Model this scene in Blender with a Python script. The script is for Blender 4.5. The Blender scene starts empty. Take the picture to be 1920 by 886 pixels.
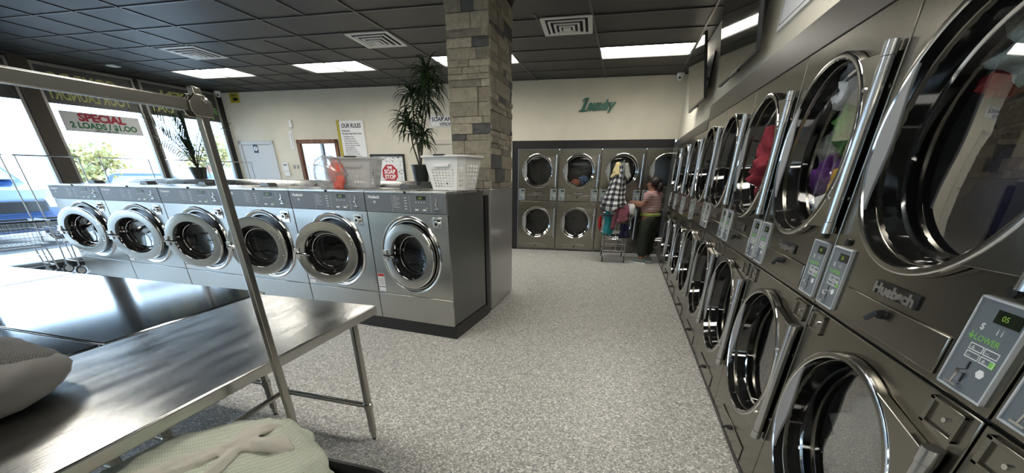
import bpy, math, random
from mathutils import Vector, Matrix, noise
random.seed(7)
PI = math.pi
sc = bpy.context.scene
COL = sc.collection
def R(d): return math.radians(d)
# ---------------------------------------------------------------- camera
cd = bpy.data.cameras.new('camera'); cam = bpy.data.objects.new('camera', cd); COL.objects.link(cam)
CAMH = 1.4348
r_ = Vector((0.96395715, 0.26602121, 0.00439611)); u_ = Vector((-0.11667083, 0.40780444, 0.90558459)); f_ = Vector((-0.23911196, 0.87345764, -0.42414293))
cam.matrix_world = Matrix(((r_.x, u_.x, -f_.x, 0), (r_.y, u_.y, -f_.y, 0), (r_.z, u_.z, -f_.z, CAMH), (0, 0, 0, 1)))
cd.sensor_width = 36; cd.lens = 697.67 / 1920 * 36; cd.shift_x = .00043; cd.shift_y = (655.05 - 443) / 1920
cd.clip_start = .02; cd.clip_end = 200
sc.camera = cam
# ---------------------------------------------------------------- world, light, exposure
sc.view_settings.view_transform = 'Standard'; sc.view_settings.look = 'None'; sc.view_settings.gamma = 1
sc.view_settings.use_curve_mapping = False
sc.view_settings.exposure = 0.0
W = bpy.data.worlds.new('world'); sc.world = W; W.use_nodes = True
bg = W.node_tree.nodes['Background']; bg.inputs[0].default_value = (.58, .78, 1, 1); bg.inputs[1].default_value = 7.5
LAMP = 19.0
SUN = 3.0
sd = bpy.data.lights.new('sun', 'SUN'); sd.energy = SUN; sd.angle = R(3); sd.color = (1, .95, .85)
so = bpy.data.objects.new('sun', sd); COL.objects.link(so); so.rotation_euler = (R(48), 0, R(200))
for k, (y0, y1) in enumerate(((4.6, 7.4), (-3.4, 4.4))):       # portals only guide the sky light in through the shop windows
    ld = bpy.data.lights.new('window_portal', 'AREA'); ld.shape = 'RECTANGLE'; ld.size = y1 - y0; ld.size_y = 2.4; ld.cycles.is_portal = True
    lo = bpy.data.objects.new('window_portal', ld); COL.objects.link(lo)
    ym = (y0 + y1) / 2; lo.location = (-9.38 + .118 * ym - .09, ym, 1.25)
    lo.rotation_euler = (R(90), 0, R(-90 - 6.73))
# ---------------------------------------------------------------- materials
MT = {}
def mat(name, color=(.5, .5, .5), rough=.5, metal=0, bump=None, var=None, spec=.5, emit=None, aniso=None, coat=0, stretch=None):
    """bump=(scale, strength), var=(scale, other colour, contrast low, high), stretch=(sx,sy,sz) of the noise space"""
    m = bpy.data.materials.new(name); m.use_nodes = True; N = m.node_tree.nodes; L = m.node_tree.links
    b = N['Principled BSDF']; b.inputs['Base Color'].default_value = (*color, 1); b.inputs['Roughness'].default_value = rough
    b.inputs['Metallic'].default_value = metal; b.inputs['Specular IOR Level'].default_value = spec; b.inputs['Coat Weight'].default_value = coat
    tc = N.new('ShaderNodeTexCoord'); mp = N.new('ShaderNodeMapping'); L.new(tc.outputs['Object'], mp.inputs[0])
    if stretch: mp.inputs['Scale'].default_value = stretch
    if var:
        n = N.new('ShaderNodeTexNoise'); n.inputs['Scale'].default_value = var[0]; n.inputs['Detail'].default_value = 5; L.new(mp.outputs[0], n.inputs[0])
        cr = N.new('ShaderNodeValToRGB'); cr.color_ramp.elements[0].position = var[2]; cr.color_ramp.elements[1].position = var[3]
        cr.color_ramp.elements[0].color = (*color, 1); cr.color_ramp.elements[1].color = (*var[1], 1)
        L.new(n.outputs['Fac'], cr.inputs[0]); L.new(cr.outputs[0], b.inputs['Base Color'])
    if bump:
        n = N.new('ShaderNodeTexNoise'); n.inputs['Scale'].default_value = bump[0]; n.inputs['Detail'].default_value = 4; L.new(mp.outputs[0], n.inputs[0])
        bn = N.new('ShaderNodeBump'); bn.inputs['Strength'].default_value = bump[1]; bn.inputs['Distance'].default_value = .01
        L.new(n.outputs['Fac'], bn.inputs['Height']); L.new(bn.outputs[0], b.inputs['Normal'])
    if emit: b.inputs['Emission Color'].default_value = (*emit[0], 1); b.inputs['Emission Strength'].default_value = emit[1]
    MT[name] = m; return m
def rough_noise(m, scale, lo, hi, stretch=(1, 1, 1)):
    N = m.node_tree.nodes; L = m.node_tree.links; b = N['Principled BSDF']
    tc = N.new('ShaderNodeTexCoord'); mp = N.new('ShaderNodeMapping'); mp.inputs['Scale'].default_value = stretch; L.new(tc.outputs['Object'], mp.inputs[0])
    n = N.new('ShaderNodeTexNoise'); n.inputs['Scale'].default_value = scale; n.inputs['Detail'].default_value = 1; L.new(mp.outputs[0], n.inputs[0])
    mr = N.new('ShaderNodeMapRange'); mr.inputs[1].default_value = .3; mr.inputs[2].default_value = .7; mr.inputs[3].default_value = lo; mr.inputs[4].default_value = hi
    L.new(n.outputs['Fac'], mr.inputs[0]); L.new(mr.outputs[0], b.inputs['Roughness'])
rough_noise(mat('steel', (.25, .238, .205), .3, 1), 1.2, .20, .27)
rough_noise(mat('steel_door', (.28, .268, .235), .3, 1), 1.2, .20, .27)
rough_noise(mat('steel_washer', (.47, .465, .44), .3, 1), 1.2, .17, .24)
rough_noise(mat('steel_top', (.62, .62, .60), .25, 1), 6, .2, .4)
mat('steel_side', (.16, .165, .16), .3, .6)
mat('chrome', (.78, .78, .78), .08, 1)
mat('bar_metal', (.55, .55, .55), .25, 1)
mat('tube', (.40, .385, .35), .22, 1)
mt = mat('table_steel', (.50, .50, .48), .2, 1, bump=(220, .035), stretch=(1, .06, 1)); rough_noise(mt, 16, .17, .26, (1, .22, 1))
mt = mat('table_mirror', (.60, .62, .64), .08, 1); rough_noise(mt, 1, .07, .12)
mat('black', (.012, .012, .013), .35); mat('black_gloss', (.01, .01, .01), .06, 0, spec=.8, coat=.5)
mat('black_matte', (.006, .006, .006), .8); mat('rubber', (.02, .02, .02), .6)
mat('dark_metal', (.10, .10, .10), .35, 1)
mat('drum', (.10, .10, .10), .35, .8, bump=(120, .3))
mat('panel_grey', (.13, .14, .15), .35, 0); mat('panel_blue', (.20, .23, .26), .3, .3)
mat('panel_line', (.55, .58, .6), .4); mat('white_ink', (.85, .85, .85), .5); mat('black_ink', (.015, .015, .02), .5)
mat('green_ink', (.25, .65, .12), .5); mat('lcd', (.015, .02, .012), .15); mat('lcd_digit', (.2, .35, .05), .4, emit=((.45, .7, .1), .12))
mat('handle_grey', (.26, .265, .27), .4); mat('trim_dark', (.085, .08, .072), .35, .5)
mat('trim_black', (.010, .010, .011), .4)
mat('cream', (.66, .625, .52), .75, bump=(70, .25), var=(3, (.62, .585, .485), .35, .65))
mat('door_paint', (.55, .56, .56), .45); mat('door_cream', (.55, .52, .45), .45)
mat('tile', (.007, .0075, .008), .36, spec=.3, bump=(160, .3), var=(4, (.013, .0135, .0145), .35, .7))
mat('grid', (.05, .05, .05), .35)
mat('white_plastic', (.72, .72, .70), .35); mat('white_metal', (.62, .62, .60), .4)
mat('cabinet_grey', (.36, .36, .34), .16, .35, bump=(4, .05))
mat('wood', (.22, .09, .03), .4, var=(12, (.12, .045, .015), .4, .6), stretch=(1, 1, .15))
mat('mirror', (.85, .85, .85), .02, 1)
mat('pot', (.012, .016, .014), .3); mat('leaf', (.012, .035, .010), .45, var=(6, (.03, .06, .015), .4, .7)); mat('stem', (.05, .04, .025), .7)
mat('soil', (.02, .015, .01), .9)
mat('frame_brown', (.06, .048, .035), .5); mat('frame_alu', (.35, .34, .32), .3, .8)
mat('film', (.06, .063, .06), .35); mat('film_yellow', (.42, .43, .14), .5); mat('film_green', (.2, .5, .12), .5)
mat('sign_white', (.62, .63, .63), .5); mat('sign_red', (.35, .01, .03), .5); mat('sign_green', (.02, .15, .06), .5)
mat('paper', (.78, .78, .78), .6); mat('yellow_sign', (.45, .36, .02), .5)
mat('stop_red', (.45, .03, .03), .5); mat('teal_letter', (.03, .13, .09), .45); mat('dark_blue', (.03, .05, .1), .6)
mat('red_plastic', (.62, .12, .09), .45); mat('sky_blue', (.15, .25, .5), .6)
for i, c in enumerate(((.37, .335, .255), (.31, .28, .215), (.44, .395, .305), (.25, .23, .185), (.11, .113, .113))):
    mat('stone%d' % i, c, .85, bump=(38, 1.0), var=(22, tuple(x * .72 for x in c), .35, .7))
mat('mortar', (.04, .038, .034), .9)
for n, c in dict(c_pink=(.22, .018, .03), c_red=(.5, .02, .02), c_white=(.75, .76, .76), c_teal=(.01, .22, .25), c_mauve=(.22, .07, .10), c_navy=(.01, .012, .05),
                 c_lime=(.26, .31, .08), c_purple=(.10, .015, .18), c_yellow=(.65, .35, .03), c_grey=(.30, .31, .28), c_cream=(.6, .5, .25),
                 c_denim=(.06, .11, .22), c_salmon=(.6, .22, .14), c_mint=(.55, .66, .62), c_green=(.08, .3, .05)).items():
    mat(n, c, .9, bump=(90, .5), var=(7, tuple(x * .7 for x in c), .35, .7))
mat('skin', (.28, .13, .08), .5); mat('hair', (.012, .006, .006), .45); mat('trousers', (.016, .022, .012), .85, bump=(30, .3)); mat('shoe', (.16, .22, .22), .7)
mat('carpaint', (.02, .07, .22), .2, .3, coat=1); mat('carglass', (.25, .4, .6), .05, .6); mat('headlamp', (.8, .75, .65), .1)
mat('asphalt', (.30, .30, .30), .9, bump=(40, .3)); mat('kerb', (.5, .5, .48), .8); mat('foliage', (.55, .42, .16), .8, var=(5, (.30, .33, .14), .4, .6)); mat('bark', (.12, .09, .06), .9)
mat('building', (.75, .74, .72), .8)
def checker():
    m = mat('plaid', (.02, .02, .02), .9); N = m.node_tree.nodes; L = m.node_tree.links; b = N['Principled BSDF']
    tc = N.new('ShaderNodeTexCoord'); sp = N.new('ShaderNodeSeparateXYZ'); L.new(tc.outputs['UV'], sp.inputs[0])
    def band(o):
        a = N.new('ShaderNodeMath'); a.operation = 'FRACT'; L.new(sp.outputs[o], a.inputs[0])
        g = N.new('ShaderNodeMath'); g.operation = 'GREATER_THAN'; g.inputs[1].default_value = .5; L.new(a.outputs[0], g.inputs[0]); return g
    g1, g2 = band(0), band(1); ad = N.new('ShaderNodeMath'); ad.operation = 'ADD'; L.new(g1.outputs[0], ad.inputs[0]); L.new(g2.outputs[0], ad.inputs[1])
    cr = N.new('ShaderNodeValToRGB'); cr.color_ramp.interpolation = 'CONSTANT'; e = cr.color_ramp.elements
    e[0].color = (.008, .008, .012, 1); e[1].position = .4; e[1].color = (.12, .12, .13, 1); x = e.new(.9); x.color = (.7, .7, .68, 1)
    dv = N.new('ShaderNodeMath'); dv.operation = 'DIVIDE'; dv.inputs[1].default_value = 2; L.new(ad.outputs[0], dv.inputs[0]); L.new(dv.outputs[0], cr.inputs[0]); L.new(cr.outputs[0], b.inputs['Base Color'])
checker()
def stripes():
    m = mat('striped', (.5, .5, .5), .9); N = m.node_tree.nodes; L = m.node_tree.links; b = N['Principled BSDF']
    tc = N.new('ShaderNodeTexCoord'); w = N.new('ShaderNodeTexWave'); w.bands_direction = 'Z'; w.inputs['Scale'].default_value = 12.5; w.inputs['Distortion'].default_value = .6; w.inputs['Detail Scale'].default_value = .5
    L.new(tc.outputs['Object'], w.inputs[0]); cr = N.new('ShaderNodeValToRGB'); cr.color_ramp.interpolation = 'CONSTANT'
    cr.color_ramp.elements[0].color = (.22, .012, .02, 1); cr.color_ramp.elements[1].position = .55; cr.color_ramp.elements[1].color = (.62, .58, .55, 1)
    L.new(w.outputs['Fac'], cr.inputs[0]); L.new(cr.outputs[0], b.inputs['Base Color'])
stripes()
def floor_mat():
    m = mat('terrazzo', (.3, .3, .29), .38); N = m.node_tree.nodes; L = m.node_tree.links; b = N['Principled BSDF']
    tc = N.new('ShaderNodeTexCoord'); v = N.new('ShaderNodeTexVoronoi'); v.inputs['Scale'].default_value = 110; L.new(tc.outputs['Object'], v.inputs[0])
    sp = N.new('ShaderNodeSeparateColor'); L.new(v.outputs['Color'], sp.inputs[0])
    cr = N.new('ShaderNodeValToRGB'); e = cr.color_ramp.elements; e[0].color = (.20, .197, .19, 1); e[1].color = (.80, .785, .73, 1); e[0].position = .0; e[1].position = 1
    x = e.new(.3); x.color = (.36, .355, .335, 1); x = e.new(.7); x.color = (.47, .46, .43, 1)
    L.new(sp.outputs[0], cr.inputs[0])
    L.new(cr.outputs[0], b.inputs['Base Color'])
floor_mat()
def glass(name, tint, fac_lo, fac_hi, rough=.02, milk=0):
    m = bpy.data.materials.new(name); m.use_nodes = True; N = m.node_tree.nodes; L = m.node_tree.links
    N.remove(N['Principled BSDF']); o = N['Material Output']; t = N.new('ShaderNodeBsdfTransparent'); t.inputs[0].default_value = (*tint, 1)
    g = N.new('ShaderNodeBsdfGlossy'); g.inputs['Roughness'].default_value = rough; g.inputs[0].default_value = (1, 1, 1, 1)
    lw = N.new('ShaderNodeLayerWeight'); lw.inputs[0].default_value = .25; mr = N.new('ShaderNodeMapRange'); mr.inputs[3].default_value = fac_lo; mr.inputs[4].default_value = fac_hi
    L.new(lw.outputs['Fresnel'], mr.inputs[0]); mx = N.new('ShaderNodeMixShader'); L.new(mr.outputs[0], mx.inputs[0]); L.new(t.outputs[0], mx.inputs[1]); L.new(g.outputs[0], mx.inputs[2])
    if milk:
        d = N.new('ShaderNodeBsdfDiffuse'); d.inputs[0].default_value = (.8, .8, .8, 1); tl = N.new('ShaderNodeBsdfTranslucent'); tl.inputs[0].default_value = (.8, .8, .8, 1); ad = N.new('ShaderNodeMixShader'); L.new(d.outputs[0], ad.inputs[1]); L.new(tl.outputs[0], ad.inputs[2])
        m2 = N.new('ShaderNodeMixShader'); m2.inputs[0].default_value = milk; L.new(mx.outputs[0], m2.inputs[1]); L.new(ad.outputs[0], m2.inputs[2]); mx = m2
    L.new(mx.outputs[0], o.inputs[0])
    MT[name] = m
glass('glass_window', (.95, .98, 1), .03, .6); glass('glass_dryer', (.85, .86, .85), .03, .34); glass('glass_washer', (.15, .15, .16), .03, .35)
glass('glass_screen', (.02, .02, .02), .10, .8); glass('bag_plastic', (.9, .9, .9), .06, .5, .18, .30)
glass('bin_plastic', (.8, .8, .8), .05, .3, .4, .62)
def mesh_fabric(name, col, scale, hole):
    m = mat(name, col, .8); N = m.node_tree.nodes; L = m.node_tree.links; b = N['Principled BSDF']; o = N['Material Output']
    tc = N.new('ShaderNodeTexCoord'); mp = N.new('ShaderNodeMapping'); mp.inputs['Scale'].default_value = (scale,) * 3; mp.inputs['Rotation'].default_value = (.3, .2, .6); L.new(tc.outputs['Object'], mp.inputs[0])
    v = N.new('ShaderNodeTexVoronoi'); v.inputs['Scale'].default_value = 1; v.inputs['Randomness'].default_value = .15; L.new(mp.outputs[0], v.inputs[0])
    cr = N.new('ShaderNodeValToRGB'); cr.color_ramp.elements[0].position = .25; cr.color_ramp.elements[1].position = .5
    cr.color_ramp.elements[0].color = (*[c * hole for c in col], 1); cr.color_ramp.elements[1].color = (*col, 1)
    L.new(v.outputs['Distance'], cr.inputs[0]); L.new(cr.outputs[0], b.inputs['Base Color'])
    bn = N.new('ShaderNodeBump'); bn.inputs['Strength'].default_value = .5; bn.inputs['Distance'].default_value = .004; L.new(v.outputs['Distance'], bn.inputs['Height']); L.new(bn.outputs[0], b.inputs['Normal'])
mesh_fabric('net_green', (.52, .56, .46), 160, .75); mesh_fabric('net_grey', (.11, .11, .105), 190, .3)
mat('bag_cloth', (.13, .127, .118), .6, bump=(9, .4)); mat('bag_cream', (.50, .48, .42), .7, bump=(60, .3))
def emis(name, col, s):
    m = bpy.data.materials.new(name); m.use_nodes = True; N = m.node_tree.nodes; b = N['Principled BSDF']
    b.inputs['Base Color'].default_value = (.8, .8, .8, 1); b.inputs['Emission Color'].default_value = (*col, 1); b.inputs['Emission Strength'].default_value = s; MT[name] = m
emis('lamp_diffuser', (1, .955, .87), LAMP)
# ---------------------------------------------------------------- mesh helpers
class MB:
    def __init__(s, mats): s.v = []; s.f = []; s.mi = []; s.mats = mats if isinstance(mats, (list, tuple)) else [mats]; s.uv = None
    def add(s, vs, fs, mi=0, M=None):
        o = len(s.v)
        for p in vs: s.v.append(tuple(M @ Vector(p)) if M else tuple(p))
        for f in fs: s.f.append([i + o for i in f]); s.mi.append(mi)
        return s
    def box(s, x0, x1, y0, y1, z0, z1, mi=0, M=None):
        vs = [(x, y, z) for z in (z0, z1) for y in (y0, y1) for x in (x0, x1)]
        return s.add(vs, [(0, 2, 3, 1), (4, 5, 7, 6), (0, 1, 5, 4), (2, 6, 7, 3), (0, 4, 6, 2), (1, 3, 7, 5)], mi, M)
    def obox(s, p0, p1, w, h, mi=0, up=(0, 0, 1)):           # bar of section w x h from p0 to p1
        p0, p1 = Vector(p0), Vector(p1); d = (p1 - p0); l = d.length; d.normalize(); u = Vector(up)
        if abs(d.dot(u)) > .98: u = Vector((1, 0, 0))
        a = d.cross(u).normalized(); b = a.cross(d)
        M = Matrix(((d.x, a.x, b.x, p0.x), (d.y, a.y, b.y, p0.y), (d.z, a.z, b.z, p0.z), (0, 0, 0, 1)))
        return s.box(0, l, -w / 2, w / 2, -h / 2, h / 2, mi, M)
    def ring(s, profile, c=(0, 0, 0), axis='y', n=48, mi=0, close=False, mis=None):   # profile (r,h)
        vs = []; P = len(profile)
        for i in range(n):
            a = 2 * PI * i / n; ca, sa = math.cos(a), math.sin(a)
            for r, h in profile:
                if axis == 'y': vs.append((c[0] + r * ca, c[1] + h, c[2] + r * sa))
                elif axis == 'z': vs.append((c[0] + r * ca, c[1] + r * sa, c[2] + h))
                else: vs.append((c[0] + h, c[1] + r * ca, c[2] + r * sa))
        o = len(s.v); s.v += vs
        for i in range(n):
            j = (i + 1) % n
            for k in range(P if close else P - 1):
                k2 = (k + 1) % P; f = [i * P + k, i * P + k2, j * P + k2, j * P + k]
                if axis != 'y': f = f[::-1]
                s.f.append([q + o for q in f]); s.mi.append(mis[k] if mis else mi)
        return s
    def tube(s, path, r, n=8, mi=0, caps=True):
        path = [Vector(p) for p in path]; rr = r if isinstance(r, (list, tuple)) else [r] * len(path); o = len(s.v); u = None
        for i, p in enumerate(path):
            d = (path[min(i + 1, len(path) - 1)] - path[max(i - 1, 0)]).normalized()
            if u is None: u = d.orthogonal().normalized()
            else: u = (u - d * u.dot(d)).normalized()
            w = d.cross(u)
            for k in range(n): a = 2 * PI * k / n; s.v.append(tuple(p + (u * math.cos(a) + w * math.sin(a)) * rr[i]))
        for i in range(len(path) - 1):
            for k in range(n): a, b = o + i * n + k, o + i * n + (k + 1) % n; s.f.append([a, b, b + n, a + n]); s.mi.append(mi)
        if caps:
            s.f.append([o + k for k in range(n)][::-1]); s.mi.append(mi); e = o + (len(path) - 1) * n; s.f.append([e + k for k in range(n)]); s.mi.append(mi)
        return s
    def prism(s, poly, y0, y1, mi=0, M=None):                # poly in x,z (counter-clockwise seen from the front, -y)
        n = len(poly); vs = [(x, y0, z) for x, z in poly] + [(x, y1, z) for x, z in poly]
        fs = [list(range(n)), list(range(n, 2 * n))[::-1]] + [[(i + 1) % n, i, i + n, (i + 1) % n + n] for i in range(n)]
        return s.add(vs, fs, mi, M)
    def hole_plate(s, x0, x1, z0, z1, c, r, y0, y1, mi=0, n=48):   # plate with a round hole
        A = []
        for i in range(n):
            a = 2 * PI * i / n; ca, sa = math.cos(a), math.sin(a)
            t = min(((x1 - c[0]) / ca if ca > 1e-6 else 9e9), ((x0 - c[0]) / ca if ca < -1e-6 else 9e9), ((z1 - c[1]) / sa if sa > 1e-6 else 9e9), ((z0 - c[1]) / sa if sa < -1e-6 else 9e9))
            A.append((c[0] + t * ca, c[1] + t * sa))
        for X, Z in ((x0, z0), (x1, z0), (x1, z1), (x0, z1)):
            k = min(range(n), key=lambda i: (A[i][0] - X) ** 2 + (A[i][1] - Z) ** 2); A[k] = (X, Z)
        vs = []
        for i in range(n):
            a = 2 * PI * i / n
            for y in (y0, y1): vs += [(A[i][0], y, A[i][1]), (c[0] + r * math.cos(a), y, c[1] + r * math.sin(a))]
        fs = []
        for i in range(n):
            j = (i + 1) % n; a, b = 4 * i, 4 * j
            fs += [[a, b, b + 1, a + 1], [a + 2, a + 3, b + 3, b + 2], [a, a + 2, b + 2, b], [a + 1, b + 1, b + 3, a + 3]]
        return s.add(vs, fs, mi)
    def text(s, t, size, x, z, y=0, mi=0, bold=0, ext=.001, shear=0, w=None, align='LEFT', M=None, flip=False):   # stands in the x,z plane, read from -y
        cu = bpy.data.curves.new('t', 'FONT'); cu.body = t; cu.size = size; cu.extrude = ext; cu.offset = bold; cu.shear = shear; cu.align_x = 'LEFT'; cu.resolution_u = 3
        o = bpy.data.objects.new('t', cu); COL.objects.link(o); dg = bpy.context.evaluated_depsgraph_get(); me = bpy.data.meshes.new_from_object(o.evaluated_get(dg))
        vs = [v.co.copy() for v in me.vertices]; fs = [list(p.vertices) for p in me.polygons]
        bpy.data.objects.remove(o); bpy.data.curves.remove(cu); bpy.data.meshes.remove(me)
        if not vs: return s
        xa, xb = min(v.x for v in vs), max(v.x for v in vs); sx = w / (xb - xa) if w else 1; W_ = (xb - xa) * sx
        off = 0 if align == 'LEFT' else -W_ / 2
        out = []
        for v in vs:
            X = (v.x - xa) * sx
            if flip: X = W_ - X
            out.append((x + off + X, y - v.z, z + v.y))
        if flip: fs = [f[::-1] for f in fs]
        return s.add(out, fs, mi, M)
    def build(s, name, parent=None, loc=None, bevel=0, smooth=.6):
        me = bpy.data.meshes.new(name); me.from_pydata(s.v, [], s.f)
        for m in s.mats: me.materials.append(MT[m])
        me.polygons.foreach_set('material_index', s.mi)
        if smooth: me.shade_smooth(); me.set_sharp_from_angle(angle=smooth)
        else: me.shade_flat()
        me.update()
        o = bpy.data.objects.new(name, me); COL.objects.link(o)
        if loc: o.location = loc
        if parent: o.parent = parent
        if bevel:
            b = o.modifiers.new('bevel', 'BEVEL'); b.width = bevel; b.segments = 2; b.limit_method = 'ANGLE'; b.angle_limit = R(40)
        return o
def tag(o, label=None, cat=None, group=None, kind=None):
    if label: o['label'] = label
    if cat: o['category'] = cat
    if group: o['group'] = group
    if kind: o['kind'] = kind
    return o
def empty(name, loc=(0, 0, 0), rz=0, label=None, cat=None, group=None, kind=None):
    o = bpy.data.objects.new(name, None); COL.objects.link(o); o.location = loc; o.rotation_euler = (0, 0, rz); o.empty_display_size = .1
    return tag(o, label, cat, group, kind)
def copy_tree(o, parent=None):
    c = o.copy(); COL.objects.link(c)
    if parent: c.parent = parent
    for ch in list(o.children): copy_tree(ch, c)
    return c
def struct(o): o['kind'] = 'structure'; return o
def fold(p, sd, amp, fr=3.0):
    q = Vector(p) * fr + Vector((sd * 7.3, sd * 3.1, sd * 1.7)); return noise.noise(q) * amp + abs(noise.noise(q * 2.3)) * amp * .6
def lump(name, loc, scale, mats, seed=1, amp=.35, fr=2.2, n=36, flat=None, parent=None, rz=0, expo=1):
    """crumpled cloth volume: a sphere grid pushed about by folded noise"""
    b = MB(mats); M_ = n // 2; vs = []
    for i in range(M_ + 1):
        th = PI * i / M_
        for j in range(n):
            ph = 2 * PI * j / n; p = Vector((math.sin(th) * math.cos(ph), math.sin(th) * math.sin(ph), math.cos(th)))
            k = 1 + fold(p, seed, amp, fr)
            q = Vector((p.x * scale[0], p.y * scale[1], p.z * scale[2])) * k
            if flat is not None and q.z < -flat: q.z = -flat + (q.z + flat) * .08
            vs.append(q)
    fs = [[i * n + j, (i + 1) * n + j, (i + 1) * n + (j + 1) % n, i * n + (j + 1) % n] for i in range(M_) for j in range(n)]
    b.add(vs, fs, 0, Matrix.Rotation(rz, 4, 'Z')); o = b.build(name, parent, loc, smooth=3.1); return o
# ---------------------------------------------------------------- numbers read from the place
CEIL = 2.99
A = .775                                      # face of the right-hand dryers
Y0 = .867; DW = .80
YB = 8.096; BS = .0748; BANG = math.atan(BS)
def back(x): return YB + BS * x
def win(y, off=0): return Vector((-9.38 + .118 * y, y, 0))
WANG = -.0828; WX, WY = -1.389, 3.034
# ---------------------------------------------------------------- room shell
b = MB('terrazzo'); b.add([(-9.9, -3.6, 0), (1.6, -3.6, 0), (1.6, 8.4, 0), (-8.4, 8.4, 0), (-8.5, 7.46, 0)], [(0, 1, 2, 3, 4)]); struct(b.build('floor', smooth=0))
def cz(x, y): return (x, y + .07 * x)
xl = [1.9, .69, -.53, -1.735, -2.94, -4.12, -5.24, -6.4, -7.55, -8.7, -9.9]
half = {(-3.53): (-1e9, 1e9)}
rows = [5.21 + .565 * k for k in range(-15, 7)]
lights = []
for r0 in (6.345, 1.825, -2.13):
    for k in (1, 4, 6, 8) if r0 > 6 else (1, 4, 7): lights.append((xl[k + 1] if k != 1 else -.53, xl[k], r0))
lights = [(-.53, .69, 6.345), (-2.94, -1.735, 6.345), (-5.24, -4.12, 6.345), (-7.55, -6.4, 6.345), (-.53, .69, 1.825), (-2.94, -1.735, 1.825), (-5.24, -4.12, 1.825), (-7.55, -6.4, 1.825), (-.53, .69, -2.13), (-4.12, -2.94, -2.13)]
b = MB('tile'); g = MB('grid')
for i in range(len(xl) - 1):
    for k in range(len(rows) - 1):
        if any(abs(xl[i + 1] - L0[0]) < .01 and abs(rows[k] - L0[2]) < .1 for L0 in lights): continue
        q = [cz(xl[i + 1], rows[k]), cz(xl[i], rows[k]), cz(xl[i], rows[k + 1]), cz(xl[i + 1], rows[k + 1])]
        b.add([(x, y, CEIL) for x, y in q], [(0, 3, 2, 1)])
struct(b.build('ceiling', smooth=0))
for x in xl: g.obox((x, -3.4, CEIL - .002), (x, back(x) + .04, CEIL - .002), .022, .012)
for x, ya, yb_ in ((-5.84, -3, 9), (-3.53, 4.93, 7.9), (-3.53, -3, 4.37), (-1.13, 4.97, 5.7), (-4.68, 4.97, 7.9), (-6.98, -3, 9), (-8.1, -3, 6.2)):
    g.obox((x, ya + .0, CEIL - .002), (x, min(yb_, back(x) + .04), CEIL - .002), .020, .012)
for yr in rows:
    g.obox((*cz(-9.6, yr), CEIL - .002), (*cz(1, yr), CEIL - .002), .022, .012)
o = g.build('trim_1', smooth=0); struct(o)
lampproto = None
for i, (xa, xb, yr) in enumerate(lights):
    xc, yc = (xa + xb) / 2, yr + .2825 + .07 * (xa + xb) / 2
    if lampproto is None:
        t = empty('ceiling_light', (0, 0, 0)); f = MB('white_metal')
        hx, hy = .597, .272
        for X0, X1, Y0_, Y1_ in ((-hx, hx, -hy - .008, -hy), (-hx, hx, hy, hy + .008), (-hx - .008, -hx, -hy, hy), (hx, hx + .008, -hy, hy)): f.box(X0, X1, Y0_, Y1_, -.006, .10)
        f.build('frame', t, smooth=0)
        d = MB('lamp_diffuser'); d.box(-hx, hx, -hy, hy, .085, .095); d.build('diffuser', t, smooth=0); lampproto = t; tt = t
    else: tt = copy_tree(lampproto)
    tt.location = (xc, yc, CEIL); tt.rotation_euler = (0, 0, .07)
    tt['category'] = 'ceiling light'; tt['group'] = 'recessed ceiling lights'
    tt['label'] = ['lit ceiling panel at right, next to the hanging screens', 'lit ceiling panel half hidden behind the stone column', 'lit ceiling panel between the two left air vents and the palm', 'leftmost lit ceiling panel near the shop windows', 'ceiling light above the camera', 'ceiling light above the camera', 'ceiling light above the camera', 'ceiling light above the camera', 'ceiling light above the camera', 'ceiling light above the camera'][i]
# vents
def vent(cx, cy, lab):
    t = empty('ceiling_vent', (cx, cy, CEIL), .07, lab, 'air vent', 'square ceiling air vents')
    f = MB(['white_metal', 'black_matte'])
    for k, (h, z) in enumerate(((.285, -.012), (.205, -.022), (.145, -.030), (.09, -.036))):
        wv = .05 if k == 0 else .026
        for X0, X1, Y0_, Y1_ in ((-h, h, -h, -h + wv), (-h, h, h - wv, h), (-h, -h + wv, -h + wv, h - wv), (h - wv, h, -h + wv, h - wv)): f.box(X0, X1, Y0_, Y1_, z, z + .009)
    f.box(-.045, .045, -.045, .045, -.04, -.03)
    f.build('louvre', t, smooth=0)
    k_ = MB('black_matte'); k_.box(-.27, .27, -.27, .27, -.004, -.002); k_.build('duct', t, smooth=0)
vent(-.835, 5.40, 'square white air vent right of the stone column'); vent(-3.24, 5.285, 'square white air vent left of the stone column, above the palm'); vent(-6.09, 5.13, 'square air vent furthest left, above the shop windows')
t = empty('ceiling_detector', (-8.04, 5.32, CEIL), .1, 'small square white fixture on the dark ceiling near the shop windows', 'detector'); f = MB('white_metal'); f.box(-.07, .07, -.07, .07, -.02, 0); f.build('housing', t, bevel=.01)
# back wall with dark frame round the dryers
def bq(mb, x0, x1, z0, z1, y0=0, y1=.1, mi=0): mb.box(x0, x1, y0, y1, z0, z1, mi)
BK = dict(loc=(0, YB, 0), rz=BANG)
def bwall(o): o.location = (0, YB, 0); o.rotation_euler = (0, 0, BANG); return o
cb = math.cos(BANG)
def bx(x): return x / cb                       # world x on the wall -> distance along it
b = MB('cream'); bq(b, bx(-8.7), bx(-2.17), 0, 3.05); bq(b, bx(-2.17), bx(.86), 2.03, 3.05); struct(bwall(b.build('wall_back', smooth=0)))
b = MB('trim_black'); bq(b, bx(-2.175), bx(-2.056) - .004, 0, 2.035, -.012, .05); bq(b, bx(-2.056) - .004, bx(.80), 1.893, 2.035, -.012, .05); struct(bwall(b.build('trim_2', bevel=.003)))
b = MB('trim_black'); bq(b, bx(-8.4), bx(-2.18), 0, .10, -.012, 0); struct(bwall(b.build('baseboard_back', smooth=0)))
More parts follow.
